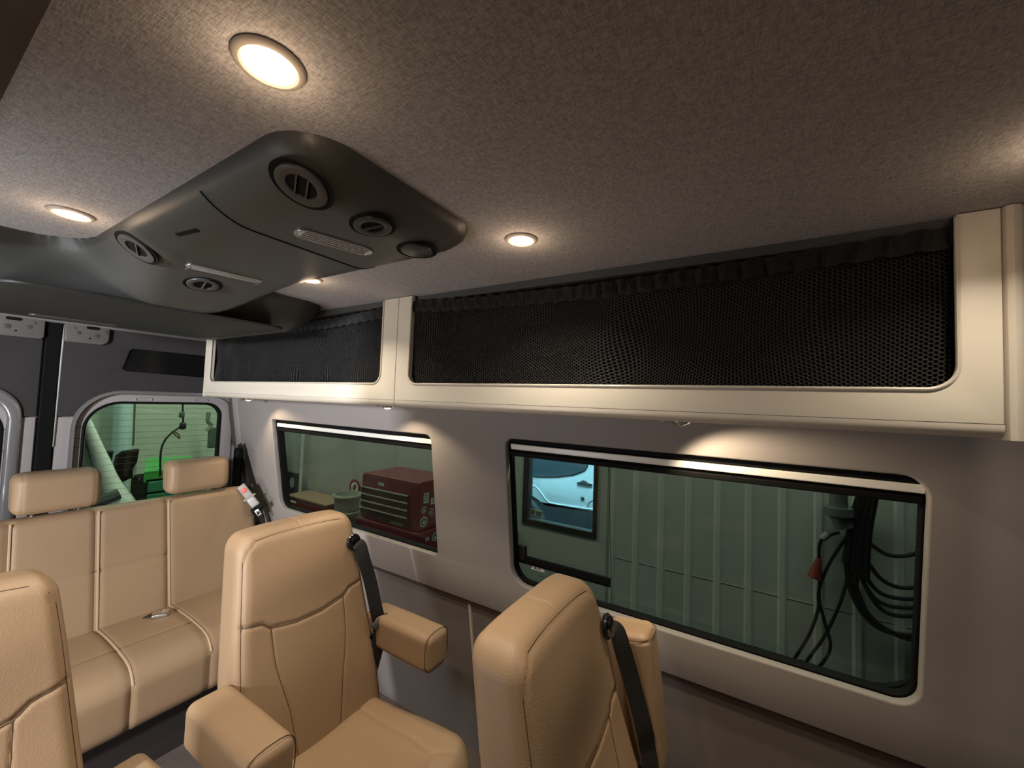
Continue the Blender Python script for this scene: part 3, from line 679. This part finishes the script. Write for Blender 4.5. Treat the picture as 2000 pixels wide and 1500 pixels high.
# ----- rear bench
bench = thing('rear_bench', 'long tan leather three-place bench across the rear', 'bench', (-2.3, .48, ZF))
def bseams(ys): return [(lambda P, N: np.clip((N[:, 0]-.2)*3, 0, 1), (lambda y: (lambda P: np.abs(P[:, 1]-y)))(y), .012, .009) for y in ys]
ys = [-.39, -.13, .13, .39]
def bdef(P, N, P0):
    z = P[:, 2]+.28; x = P[:, 0]-.205*(z-.0)
    r = np.clip((np.abs(P0[:, 1])-.74)/.08, 0, 1); z = z-.05*r**2*(z > .4)
    return np.stack([x-2.545+.0, P[:, 1]+.48, z-1.13], 1)
g = bseams(ys)+[(lambda P, N: np.clip((N[:, 0]-.2)*3, 0, 1)*(np.abs(P[:, 1]) < .395), lambda P: np.abs(P[:, 2]-.01), .007, .006)]
mobj('backrest', rbox(.10, 1.64, .56, .035, .012, bdef, g, arc=4), LEATHER, bench)
def bdef2(P, N, P0):
    u = (P[:, 0]+.28)/.56; z = P[:, 2]+.018*np.sin(np.clip(u, 0, 1)*PI)-np.clip(P0[:, 2]/.12, 0, 1)*.03*np.clip((u-.8)/.2, 0, 1)**2
    return np.stack([P[:, 0]-2.315, P[:, 1]+.48, z-1.215], 1)
topm = lambda P, N: np.clip(np.maximum(N[:, 2], N[:, 0])-.2, 0, 1)*1.3
g = [(topm, (lambda y: (lambda P: np.abs(P[:, 1]-y)))(y), .010, .008) for y in (-.39, -.13, .13, .39)]
g += [(lambda P, N: np.clip((N[:, 2]-.3)*3, 0, 1)*(np.abs(P[:, 1]) < .395), lambda P: np.abs(P[:, 0]-.08), .004, .006)]
mobj('seat', rbox(.56, 1.58, .245, .06, .012, bdef2, g, arc=5), LEATHER, bench)
PIPE = mat('piping_tan', (.47, .33, .21), .45)
for y in ys:
    q = np.array([[.05, y+.006, z] for z in np.linspace(-.25, .27, 14)]); N = np.tile([1., 0, 0], (14, 1)); e = bdef(q.copy(), N, q)
    mobj('piping', tube([tuple(p+np.array([-.003, 0, 0])) for p in e], .0042, 6), PIPE, bench)
    pts = [[x, y+.006, .1225] for x in np.linspace(-.2, .22, 10)]+[[.22+.06*math.sin(a), y+.006, .0625+.06*math.cos(a)] for a in (.3, .6, .9, 1.1)]
    q = np.array(pts); N = np.tile([0, 0, 1.], (len(q), 1)); e = bdef2(q.copy(), N, q)
    mobj('piping', tube([tuple(p+np.array([0, 0, -.003])) for p in e], .0042, 6), PIPE, bench)
for zz, fn_, pt in ((.01, bdef, lambda y: [.05, y, .01]), (0, bdef2, lambda y: [.08, y, .1225])):
    q = np.array([pt(y) for y in np.linspace(-.385, .385, 30)]); N = np.zeros_like(q); e = fn_(q.copy(), N, q)
    off = np.array([-.0055, 0, 0]) if fn_ is bdef else np.array([0, 0, -.003])
    mobj('seam', tube([tuple(p+off) for p in e], .0013, 5), THREAD, bench)
for yc, w in ((.488, .268), (1.012, .285), (-.052, .285)):
    def hd(P, N, P0):
        f = (P0[:, 0] > 0); x = P[:, 0]+.008*f*np.cos(P0[:, 2]/.18*PI); x = x*(1+.25*P0[:, 2]/.18)
        return np.stack([x-2.665-.15*P[:, 2], P[:, 1]+yc, P[:, 2]-.468], 1)
    gg = [(lambda P, N: np.ones(len(P)), (lambda w_: (lambda P: np.abs(np.abs(P[:, 1])-(w_/2-.028))))(w), .0022, .003)]
    hr = mobj('headrest', rbox(.115, w, .175, .038, .012, hd, gg, arc=5), LEATHER, bench)
    for s in (-1, 1): mobj('headrest_post', tube([(-2.665, yc+s*.07, -.66), (-2.66, yc+s*.07, -.53)], .006, 8), CHROME, hr)
mobj('base', box(-2.6, -2.13, -.28, 1.24, ZF, -1.335), mat('bench_base', (.03, .024, .022), .6), bench, smooth=False)
mobj('back_shell', box(-2.74, -2.66, -.32, 1.28, ZF, -.66), BLACK, bench, smooth=False)
# lap buckle lying in the crease of the bench
bk = thing('seat_belt_buckle', 'silver lap belt buckle lying on the rear bench seat', 'buckle', (-2.42, .805, -1.095))
mobj('buckle_body', place(rbox(.062, .042, .018, .006, .01), (-2.40, .805, -1.066), (0.15, 0, 1), (.5, 1, 0)), STEEL, bk)
mobj('buckle_flap', place(rbox(.040, .036, .006, .0028, .01), (-2.39, .812, -1.055), (0.15, 0, 1), (.5, 1, 0)), CHROME, bk)
mobj('strap', ribbon([(-2.48, .76, -1.09), (-2.45, .775, -1.074), (-2.415, .795, -1.068)], (-.5, 1, 0), .034, .003), BELT, bk)
# shoulder belt hanging in the rear corner
sb = thing('shoulder_belt', 'black shoulder belt with grey buckle in the rear corner', 'seat belt', (-2.60, 1.33, -1.0))
P = smoothpath([(-2.79, 1.275, -.33), (-2.72, 1.285, -.50), (-2.65, 1.29, -.62), (-2.57, 1.305, -.72), (-2.53, 1.33, -.85), (-2.51, 1.34, -1.05)], 6)
mobj('belt_webbing', ribbon(P, (1, .0, .35), .05, .0025), BELT, sb)
mobj('retractor_cover', rbox(.05, .045, .30, .018, .02, lambda P, N, P0: P+np.array([-2.765, 1.262, -.50])), BLACK, sb, label='tall black retractor cover')
zd = Vector((1, -.75, .25)); xd = Vector((.62, .28, -.72))
bb = mobj('buckle_body', place(rbox(.088, .044, .020, .007, .01), (-2.583, 1.228, -.588), zd, xd), GREYP, sb, label='grey belt buckle')
mobj('release_button', place(rbox(.026, .026, .008, .003, .01), tuple(Vector((-2.583, 1.228, -.588))+zd.normalized()*.010-xd.normalized()*.006), zd, xd), REDB, bb, label='red release button')
mobj('buckle_collar', place(rbox(.014, .070, .026, .006, .01), tuple(Vector((-2.583, 1.228, -.588))+xd.normalized()*.048), zd, xd), GREYP, bb)
mobj('buckle_boot', place(rbox(.062, .046, .018, .007, .01), tuple(Vector((-2.583, 1.228, -.588))+xd.normalized()*.082), zd, xd), mat('boot_clear_grey', (.33, .31, .30), .3), sb)
mobj('belt_clip', place(rbox(.03, .080, .022, .005, .01), tuple(Vector((-2.575, 1.235, -.592))+xd.normalized()*.118), zd, xd), BLACK, sb)
mobj('latch_plate', place(plate(rrect(-.020, -.012, .020, .012, .004), [rrect(-.002, -.006, .010, .006, .002)], .003, .0006), tuple(Vector((-2.57, 1.215, -.592))+xd.normalized()*.150), zd, xd), CHROME, sb, label='chrome latch plate')

# ================================================================= WORKSHOP OUTSIDE
ZG = -2.3; YW = 3.2
SIDING = mat('pale_green_siding', (.43, .455, .415), .55, noise=(1.5, .08))
SIDINGW = mat('white_siding', (.50, .56, .50), .6, noise=(1.5, .1))
S('wall_workshop_floor' if False else 'trim_9', box(-8, 4, -6, 8, ZG-.05, ZG), mat('concrete', (.22, .22, .21), .7, noise=(3, .3)), smooth=False)
# corrugated wall beside the doorway
wk = S('wall_workshop', merge(box(-8, -2.02, YW+.025, YW+.075, ZG, 2.3), box(-1.02, 5, YW+.025, YW+.075, ZG, 2.3), box(-2.02, -1.02, YW+.025, YW+.075, -.08, 2.3)), SIDING, smooth=False)
def rib(x): 
    return [(x-.030, YW+.026, ZG), (x-.014, YW+.018, ZG), (x+.014, YW+.018, ZG), (x+.030, YW+.026, ZG), (x-.030, YW+.026, 2.2), (x-.014, YW+.018, 2.2), (x+.014, YW+.018, 2.2), (x+.030, YW+.026, 2.2)], [(0, 1, 5, 4), (1, 2, 6, 5), (2, 3, 7, 6)]
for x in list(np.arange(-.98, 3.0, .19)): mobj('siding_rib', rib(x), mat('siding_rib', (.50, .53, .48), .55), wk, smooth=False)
for x in (-4.9, -4.2, -3.5, -2.8, -2.2): mobj('siding_rib', rib(x), SIDING, wk, smooth=False)
mobj('sheet_joint', merge(box(-1.0, 3, YW+.022, YW+.03, -1.214, -1.210), ), SIDING, wk, smooth=False)
S('wall_workshop_rear', box(-6.6, -6.5, -5, YW+.1, ZG, 2.3), SIDINGW, smooth=False)
S('ceiling_workshop', box(-8, 4, -.9, 8, 2.3, 2.35), mat('roof_dark', (.06, .06, .06), .8), smooth=False) if False else None
# doorway in the side wall with a glazed door
dr = thing('door_3', loc=(-1.52, YW, ZG), kind='structure')
mobj('leaf', plate([(-2.02, ZG+.01), (-1.02, ZG+.01), (-1.02, -.08), (-2.02, -.08)], [[(-1.765, -1.075), (-1.115, -1.075), (-1.115, -.3), (-1.765, -.3)]], .045, .0, lambda x, z, t: (x, YW+.03+t, z)), SIDING, dr, smooth=False)
mobj('glazing_frame', plate([(-1.80, -1.09), (-1.10, -1.09), (-1.10, -.27), (-1.80, -.27)], [[(-1.742, -1.045), (-1.135, -1.045), (-1.135, -.32), (-1.742, -.32)]], .07, .004, lambda x, z, t: (x, YW+.03+t, z)), mat('frame_brown', (.035, .028, .024), .5), dr, smooth=False)
mobj('pane', box(-1.745, -1.13, YW+.028, YW+.032, -1.05, -.31), CLEAR, dr, smooth=False)
mobj('door_knob', place(lathe([(.012, 0), (.012, .03), (.03, .045), (.028, .06), (.01, .066)], 20), (-1.86, YW+.005, -1.17), (0, -1, 0)), STEEL, dr)
mobj('notice', plate(rrect(-1.738, -1.02, -1.605, -.955, .004), [], .002, 0, lambda x, z, t: (x, YW+.024+t, z)), mat('notice_grey', (.55, .6, .5), .5), dr, smooth=False, label='small pale notice stuck on the glass')
mobj('notice_print', merge(*[box(x0, x1, YW+.0205, YW+.0225, z0, z1) for x0, x1, z0, z1 in ((-1.73, -1.68, -.975, -.965), (-1.725, -1.685, -1.005, -.982), (-1.67, -1.615, -.978, -.97), (-1.67, -1.615, -.99, -.984), (-1.67, -1.615, -1.005, -.998))]), mat('notice_ink', (.1, .18, .15), .6), dr, smooth=False)
# white van outside, seen through the glazed door
vn = thing('van', 'white delivery van parked outside the glazed workshop door', 'van', (-2.4, 5.6, ZG))
VW = mat('van_white', (.78, .84, .88), .3, coat=.4); VG = mat('van_grey_trim', (.045, .05, .055), .6)
winp = [(-2.80, -.62), (-2.78, -1.0), (-2.60, -1.03), (-2.52, -1.02), (-2.27, -.985), (-2.05, -.93), (-1.90, -.86), (-1.865, -.80), (-1.86, -.62)]
arch = [(-3.5, -1.42), (-3.5, -.62)]
body = [(-3.45, -1.45), (-3.32, -1.36), (-3.1, -1.26), (-2.9, -1.255), (-2.72, -1.29), (-2.58, -1.345), (-2.46, -1.42), (-1.70, -1.385), (-.4, -1.37), (-.4, .0), (-2.3, .0), (-2.9, -.45), (-3.35, -1.0), (-3.5, -1.1)]
mobj('body_side', plate(body, [winp[::1]], .06, .012, lambda x, z, t: (x, 5.03+t, z)), VW, vn)
mobj('body_shell', box(-2.7, -.4, 5.08, 6.8, -1.4, -.02), VW, vn, smooth=False)
mobj('window_glass', plate(winp, [], .01, 0, lambda x, z, t: (x, 5.045+t, z)), mat('van_glass', (.05, .09, .11), .15), vn, smooth=False)
mobj('window_seal', tube([(x, 5.0, z) for x, z in winp]+[(-2.80, 5.0, -.62)], .014, 8), VG, vn)
mobj('sill', box(-3.4, -.4, 5.0, 5.06, -1.60, -1.37), VG, vn, smooth=False, label='dark grey plastic sill')
mobj('wheel_arch', tube([(-3.02+.62*math.cos(a), 5.0, -1.92+.62*math.sin(a)) for a in np.linspace(.2, 2.9, 20)], .055, 10), VG, vn)
mobj('wheel', place(merge(lathe([(.0005, .02), (.18, .02), (.24, .05), (.37, .04), (.39, -.03), (.39, -.2), (.0005, -.2)], 40, False)), (-3.02, 5.05, -1.92), (0, -1, 0)), BLACK, vn)
hdl = mobj('door_handle', plate([(-1.995, -1.05), (-1.80, -1.045), (-1.79, -1.022), (-1.85, -1.018), (-1.875, -.995), (-1.92, -.99), (-1.955, -1.018), (-1.995, -1.026)], [], .03, .008, lambda x, z, t: (x, 4.992+t, z)), VG, vn)
mobj('lock', place(lathe([(.026, 0), (.022, .012), (.01, .014)], 20), (-1.915, 5.0, -1.23), (0, -1, 0)), VG, vn)
mobj('door_seam', tube([(-2.665, 4.998, z) for z in (-1.04, -1.15, -1.3)], .005, 6), VG, vn)
mobj('fuel_flap_seam', tube([(-1.74, 4.998, -1.21), (-1.82, 4.998, -1.26), (-1.84, 4.998, -1.3), (-1.84, 4.998, -1.6)], .004, 6), VG, vn)
mobj('body_crease', tube(smoothpath([(-2.70, 5.005, -1.16), (-2.6, 5.003, -1.18), (-2.5, 5.0, -1.27), (-2.42, 5.0, -1.34), (-2.30, 5.0, -1.36), (-1.6, 5.0, -1.34)], 5), .012, 8), VW, vn)
mr = mobj('mirror', rbox(.10, .06, .20, .025, .03, lambda P, N, P0: P+np.array([-2.70, 4.86, -.93])), VW, vn)
mobj('mirror_arm', tube([(-2.72, 4.88, -.99), (-2.70, 5.0, -1.02)], .02, 8), VG, mr)
S('trim_10', box(-6, 1, 4.2, 4.3, ZG, ZG+.02), mat('yard_kerb', (.5, .6, .65), .6), smooth=False) if False else None

# red tool chest, its drawers and stickers
tcx = thing('tool_chest', 'red steel tool chest with drawers and round stickers outside the rear side window', 'tool chest', (-2.88, 2.85, ZG))
CR = mat('chest_red', (.17, .012, .025), .35, coat=.3); CD = mat('chest_drawer', (.05, .03, .035), .4)
mobj('top_box', box(-3.26, -2.5, 2.6, 3.08, -1.16, -.755), CR, tcx, smooth=False, bevel=.008)
mobj('roller_cabinet', box(-3.30, -2.46, 2.58, 3.1, ZG+.12, -1.17), CR, tcx, smooth=False, bevel=.008)
mobj('lid', merge(([(-3.26, 2.6, -.752), (-2.5, 2.6, -.752), (-2.5, 3.08, -.752), (-3.26, 3.08, -.752), (-3.25, 2.61, -.738), (-2.51, 2.61, -.738), (-2.51, 3.07, -.735), (-3.25, 3.07, -.735)], [(0, 1, 5, 4), (4, 5, 6, 7), (1, 2, 6, 5), (3, 0, 4, 7), (2, 3, 7, 6), (3, 2, 1, 0)])), CR, tcx, smooth=False, bevel=.006)
PULL = mat('drawer_pull', (.62, .62, .55), .35, metal=.5)
for z in (-.87, -.935, -1.0, -1.065, -1.25, -1.305, -1.38, -1.5):
    w = (-3.25, -2.62) if z > -1.2 else (-3.24, -2.62)
    d = mobj('drawer', box(w[0], w[1], 2.566 if z < -1.16 else 2.585, 2.60, z-.05, z+.006), CD, tcx, smooth=False, bevel=.003)
    mobj('drawer_pull', box(w[0], w[1], 2.558 if z < -1.16 else 2.576, 2.585, z-.004, z+.008), PULL, d, smooth=False, bevel=.002)
wh = mat('sticker_pale', (.75, .8, .78), .6); db = mat('sticker_blue', (.45, .58, .58), .6); dk = mat('sticker_ink', (.05, .07, .08), .6)
def disc(y, z, r, m, ring=True, x=-2.498):
    if z < -1.165: x = -2.458
    s = mobj('sticker', place(lathe([(r, 0), (r, .001), (.0005, .001)], 24, False), (x, y, z), (1, 0, 0)), m, tcx, smooth=False)
    if ring:
        mobj('sticker_print', place(plate([(r*.78*math.cos(a), r*.78*math.sin(a)) for a in np.linspace(0, 2*PI, 20)[:-1]], [], .001, 0), (x+.0016, y, z), (1, 0, 0)), dk, s, smooth=False)
        mobj('sticker_print', place(plate([(0, r*.5), (-r*.45, -r*.4), (r*.45, -r*.4)], [], .001, 0), (x+.0026, y, z), (1, 0, 0), (0, 1, 0)), m, s, smooth=False)
disc(2.67, -1.09, .045, wh); disc(2.665, -.985, .030, wh); disc(2.76, -1.02, .034, db, True); disc(2.78, -1.24, .036, wh); disc(2.83, -.83, .04, CD, False); disc(2.93, -1.22, .04, db, False)
for (y0, y1, z0, z1, m) in ((2.655, 2.72, -.93, -.84, db), (2.75, 2.83, -.955, -.90, wh), (2.85, 2.93, -1.08, -1.03, wh), (2.66, 2.70, -1.25, -1.22, wh)):
    x = -2.498 if z1 > -1.165 else -2.458
    s = mobj('sticker', box(x, x+.001, y0, y1, z0, z1), m, tcx, smooth=False)
    mobj('sticker_print', merge(*[box(x+.001, x+.0016, y0+.008, y1-.01, z0+(z1-z0)*k-.003, z0+(z1-z0)*k+.003) for k in (.3, .55, .8)]), dk, s, smooth=False)
for (x0, x1, z0, z1) in ((-3.19, -3.11, -1.115, -1.085), (-3.02, -2.94, -1.13, -1.07), (-2.90, -2.82, -1.12, -1.09), (-2.84, -2.68, -1.15, -1.105), (-3.03, -2.95, -.83, -.80)):
    mobj('sticker', box(x0, x1, 2.5985, 2.5995, z0, z1), db, tcx, smooth=False)
# long pale streak of lettering low on the side
mobj('sticker', box(-2.4585, -2.4575, 2.70, 2.95, -1.36, -1.345), wh, tcx, smooth=False)

# workbench with boxes and a bucket
wb = thing('workbench', 'workshop bench carrying boxes left of the tool chest', 'workbench', (-4.6, 3.0, ZG))
mobj('bench_top', box(-5.6, -3.4, 2.78, 3.15, -1.50, -1.46), mat('bench_wood', (.16, .12, .08), .7, noise=(5, .3)), wb, smooth=False)
for x in (-5.5, -4.5, -3.5): mobj('leg', box(x-.03, x+.03, 2.82, 2.9, ZG, -1.5), STEEL, wb, smooth=False)
bx = thing('cardboard_box', 'wide red and brown cardboard box on the workbench', 'box', (-4.5, 3.0, -1.46))
mobj('carton', box(-4.98, -4.18, 2.86, 3.15, -1.46, -1.27), mat('carton_red', (.20, .025, .025), .6), bx, smooth=False, bevel=.004)
mobj('carton_lid', box(-4.99, -4.17, 2.85, 3.16, -1.275, -1.255), mat('carton_brown', (.36, .24, .15), .8), bx, smooth=False, bevel=.003)
mobj('carton_print', merge(box(-4.92, -4.78, 2.855, 2.858, -1.335, -1.31), box(-4.92, -4.80, 2.855, 2.858, -1.40, -1.37)), wh, bx, smooth=False)
bx2 = thing('cardboard_box', 'small yellow-brown carton at the left end of the workbench', 'box', (-5.2, 2.95, -1.46))
mobj('carton', box(-5.4, -5.02, 2.80, 3.1, -1.46, -1.38), mat('carton_tan', (.30, .24, .12), .8), bx2, smooth=False, bevel=.004)
mobj('carton_flap', ([(-5.4, 2.80, -1.38), (-5.02, 2.80, -1.38), (-5.02, 2.72, -1.36), (-5.4, 2.72, -1.355)], [(0, 1, 2, 3), (3, 2, 1, 0)]), mat('carton_tan', (.30, .24, .12), .8), bx2, smooth=False)
for k, (x, z0, z1, lab) in enumerate(((-3.98, -1.46, -1.30, 'lower grey tub stacked beside the tool chest'), (-3.98, -1.295, -1.115, 'upper pale tub stacked beside the tool chest'))):
    b = thing('tub', lab, 'tub', (x, 2.98, z0)); h = z1-z0
    mobj('tub_body', place(lathe([(.125, 0), (.14, h*.8), (.145, h), (.13, h), (.12, h*.5), (.0005, h*.45)], 28, False), (x, 2.98, z0)), mat('tub_grey', (.30, .33, .29), .5), b)
    mobj('rim', place(lathe([(.145, 0), (.158, .004), (.158, .02), (.145, .024)], 28, False), (x, 2.98, z1-.03)), mat('tub_rim', (.45, .48, .40), .5), b)
# round emblem sign on the wall
sg = thing('round_sign', 'round red ring sign on the wall above the tubs', 'sign', (-4.13, YW-.005, -1.10))
mobj('sign_face', place(lathe([(.085, 0), (.085, .006), (.0005, .006)], 28, False), sg.location, (0, -1, 0)), wh, sg, smooth=False)
mobj('sign_ring', place(plate([(.095*math.cos(a), .095*math.sin(a)) for a in np.linspace(0, 2*PI, 28)[:-1]], [[(.068*math.cos(a), .068*math.sin(a)) for a in np.linspace(0, 2*PI, 28)[:-1]]], .01, .001), (sg.location[0], sg.location[1]-.006, sg.location[2]), (0, -1, 0)), mat('sign_red', (.22, .04, .04), .6), sg, smooth=False)
mobj('sign_mark', place(plate([(-.035, -.02), (.0, .045), (.012, .03), (.035, .02), (0, -.045), (-.012, -.03)], [], .008, 0), (sg.location[0], sg.location[1]-.008, sg.location[2]), (0, -1, 0)), mat('sign_red', (.22, .04, .04), .6), sg, smooth=False)
# dark banner and yellow strip
bn = thing('banner', 'dark banner with pale emblem hanging near the wall', 'banner', (-5.2, 3.1, -1.4))
mobj('cloth', box(-5.60, -5.18, 3.1, 3.115, -1.42, -1.06), mat('banner_navy', (.012, .016, .026), .7, noise=(6, .5)), bn, smooth=False)
mobj('emblem', place(plate([(.055*math.cos(a), .07*math.sin(a)) for a in np.linspace(0, 2*PI, 20)[:-1]], [], .002, 0), (-5.30, 3.098, -1.19), (0, -1, 0)), mat('emblem_pale', (.3, .31, .28), .7), bn, smooth=False)
ys_ = mobj('board', box(-5.7, -5.56, 3.08, 3.1, -1.06, -.69), mat('board_yellow', (.32, .28, .10), .7), None, smooth=False)
tag(ys_, 'upright yellow board beside the dark banner', 'board')
pp = mobj('wall_conduit', tube([(-5.2, 3.14, 1.5), (-5.18, 3.14, -.5), (-5.17, 3.14, -1.35)], .022, 10), mat('conduit_white', (.6, .64, .6), .4), None)
tag(pp, 'white vertical conduit on the wall right of the banner', 'pipe')

# black cables and hoses hanging on the siding, seen through the front side window
HOSE = mat('hose_black', (.006, .007, .007), .45)
def cp(px, py, Y=3.1):
    d = M @ Vector((px-1000, 750-py, -778.1)); d = d*(Y/d.y); return tuple(d)
hz = thing('hose_coil', 'black coiled hose hanging at the right of the front side window', 'hose', cp(1720, 1100))
for pts in ([(1700, 1062), (1730, 1082), (1765, 1086), (1800, 1076), (1840, 1050)], [(1695, 1098), (1720, 1130), (1755, 1147), (1800, 1145), (1850, 1130)], [(1690, 1125), (1715, 1155), (1750, 1168), (1800, 1168), (1850, 1150)],
            [(1685, 1135), (1710, 1170), (1745, 1185), (1800, 1186), (1850, 1175)], [(1680, 1120), (1705, 1172), (1740, 1200), (1800, 1202), (1850, 1190)], [(1668, 1130), (1690, 1190), (1730, 1228), (1775, 1240), (1840, 1232)],
            [(1655, 1100), (1665, 1150), (1700, 1205), (1750, 1240), (1800, 1252), (1850, 1245)], [(1650, 1080), (1660, 1150), (1690, 1205), (1735, 1235), (1800, 1240), (1850, 1230)]):
    mobj('hose_loop', tube(smoothpath([cp(*p) for p in pts], 6), .0115, 8), HOSE, hz)
for k, (a, b) in enumerate((((1712, 950), (1690, 1130)), ((1700, 950), (1678, 1130)), ((1688, 960), (1666, 1120)), ((1680, 970), (1656, 1095)), ((1706, 940), (1668, 1140)), ((1696, 950), (1652, 1100)))):
    mobj('hose_strand', tube(smoothpath([cp(*a), cp((a[0]+b[0])/2-6, (a[1]+b[1])/2), cp(*b)], 5), .022, 8), HOSE, hz)
cb = thing('power_cable', 'black twisted power cables with red plug beside the hose coil', 'cable', cp(1640, 1030))
for pts in ([(1640, 1040), (1610, 1050), (1600, 1070), (1602, 1120), (1600, 1170), (1612, 1220), (1622, 1260), (1610, 1290), (1580, 1320)],
            [(1652, 1050), (1620, 1100), (1600, 1150), (1598, 1190), (1580, 1240), (1550, 1290), (1530, 1330)],
            [(1655, 1130), (1640, 1180), (1612, 1240), (1580, 1285), (1555, 1325)]):
    mobj('cable_run', tube(smoothpath([cp(*p) for p in pts], 6), .009, 8), HOSE, cb)
mobj('red_plug', tube([cp(1600, 1090), cp(1590, 1128)], [.014, .036], 10), mat('plug_red', (.20, .03, .02), .5), cb, label='dull red plug')
mobj('cable_collar', tube([cp(1618, 1042), cp(1606, 1052)], .02, 10), GREYP, cb)
ft = thing('air_fitting', 'steel air line fitting on the wall above the cables', 'fitting', cp(1640, 1020))
mobj('pipe', tube([cp(1636, 930), cp(1638, 1000)], .045, 14), mat('fitting_steel', (.25, .28, .27), .4, metal=.7), ft)
mobj('flange', tube([cp(1637, 990), cp(1638, 1005)], .075, 14), mat('fitting_steel', (.25, .28, .27), .4, metal=.7), ft)
mobj('valve', tube([cp(1638, 1005), cp(1650, 1030)], .05, 12), mat('fitting_steel', (.25, .28, .27), .4, metal=.7), ft)
lo = thing('floor_hose', 'thick black hose sagging along the bottom of the front side window', 'hose', cp(1700, 1360, 2.4))
mobj('hose_run', tube(smoothpath([cp(1560, 1300, 2.4), cp(1640, 1335, 2.4), cp(1730, 1350, 2.4), cp(1800, 1335, 2.4), cp(1880, 1290, 2.4)], 6), .03, 10), HOSE, lo)

# things behind the van, seen through the rear window
def cx(px, py, X=-5.0):
    d = M @ Vector((px-1000, 750-py, -778.1)); d = d*(X/d.x); return tuple(d)
dk_ = mobj('duct', tube([cx(243, 700, -6.2), cx(240, 830, -6.2), cx(232, 960, -6.2), cx(229, 1060, -6.2)], .085, 20), mat('duct_blue_grey', (.62, .82, .88), .35, metal=.3), None)
tag(dk_, 'pale blue grey vertical duct behind the black mirrors', 'duct')
d2 = mobj('conduit', tube([cx(263, 740, -6.3), cx(258, 870, -6.3)], .02, 10), mat('conduit_dark', (.06, .09, .08), .5), None); tag(d2, 'thin dark conduit beside the pale duct', 'pipe')
rl = thing('cord_reel', 'black cord with open hook hanging behind the van', 'cord', cx(355, 800))
mobj('cord', tube(smoothpath([cx(357, 700), cx(357, 800), cx(356, 828), cx(336, 845), cx(321, 862), cx(314, 885), cx(313, 930)], 6), .009, 8), HOSE, rl)
mobj('grip', rbox(.05, .05, .07, .015, .03, lambda P, N, P0: P+np.array(cx(357, 832))), HOSE, rl)
mobj('clamp', rbox(.05, .04, .06, .012, .03, lambda P, N, P0: P+np.array(cx(355, 810))), mat('clamp_grey', (.06, .08, .08), .4), rl)
mobj('hook', tube(smoothpath([cx(338, 845), cx(345, 852), cx(351, 856), cx(348, 848), cx(339, 842)], 4), .007, 8), mat('hook_brass', (.12, .09, .04), .5), rl)
wbk = thing('wall_bracket', 'grey pipe bracket with tools at the right edge of the rear window', 'bracket', cx(412, 830, -6.0))
mobj('pipe', tube(smoothpath([cx(408, 805, -6), cx(406, 822, -6), cx(412, 830, -6), cx(404, 842, -6)], 4), .025, 8), mat('bracket_steel', (.22, .28, .26), .4, metal=.6), wbk)
mobj('box', rbox(.06, .10, .26, .01, .05, lambda P, N, P0: P+np.array(cx(416, 855, -6))), mat('bracket_box', (.05, .09, .07), .5), wbk)
gt = thing('tool_cart', 'bright green tool cart seen through the rear window', 'tool cart', (-5.2, 1.65, ZG))
GR = mat('cart_green', (.05, .30, .07), .4)
mobj('cart_top', merge(([(-5.0, 1.47, -.80), (-5.0, 1.98, -.80), (-5.4, 1.98, -.74), (-5.4, 1.6, -.72), (-5.0, 1.47, -.9), (-5.0, 1.98, -.9), (-5.4, 1.98, -.9), (-5.4, 1.6, -.9)], [(0, 1, 2, 3), (4, 5, 1, 0), (3, 7, 4, 0), (1, 5, 6, 2)])), GR, gt, smooth=False)
for k in range(6): mobj('drawer', box(-5.02-.0, -4.98, 1.50, 1.98, -1.0-k*.12, -.90-k*.12), mat('cart_dark_green', (.03, .20, .12), .4), gt, smooth=False, bevel=.006)
mobj('cart_body', box(-5.4, -5.0, 1.49, 1.99, ZG+.1, -.88), BLACK, gt, smooth=False)
# front corner of a white van parked behind
wv = thing('parked_van', 'white van with black mirrors parked behind, seen through the rear window', 'van', (-5.4, .3, ZG))
mobj('a_pillar', tube([cx(168, 822), cx(190, 880), cx(212, 940), cx(240, 1010)], [.035, .05, .08, .14], 10), VW, wv)
mobj('windscreen', ([cx(120, 800, -5.05), cx(165, 820, -5.05), cx(222, 985, -4.95), cx(100, 985, -4.95)], [(0, 1, 2, 3), (3, 2, 1, 0)]), mat('van_screen', (.10, .15, .13), .15), wv, smooth=False)
mobj('wiper_cowl', tube([cx(140, 1000, -4.9), cx(232, 965, -4.9)], .05, 8), VG, wv)
mobj('fender', rbox(.5, .8, .7, .15, .1, lambda P, N, P0: P+np.array([-5.0, .95, -1.55])), VW, wv)
mm = mobj('mirror', mp(plate([(0, .0), (.02, .12), (.06, .16), (.17, .17), (.16, .05), (.13, -.02), (.14, -.09), (.06, -.13), (.02, -.14)], [], .09, .02), lambda a, b, t: (-5.0+t, 1.245+a*1.0, -.745+b*1.0)), BLACK, wv)
mobj('mirror', mp(plate([(0, .0), (.0, .12), (.09, .12), (.08, -.05)], [], .06, .02), lambda a, b, t: (-5.2+t, 1.20+a, -.72+b)), BLACK, wv)
mobj('mirror_bracket', tube([cx(262, 905), cx(262, 920), cx(256, 932)], .018, 8), mat('clamp_grey2', (.3, .36, .33), .4), mm)
bpy.context.view_layer.update()
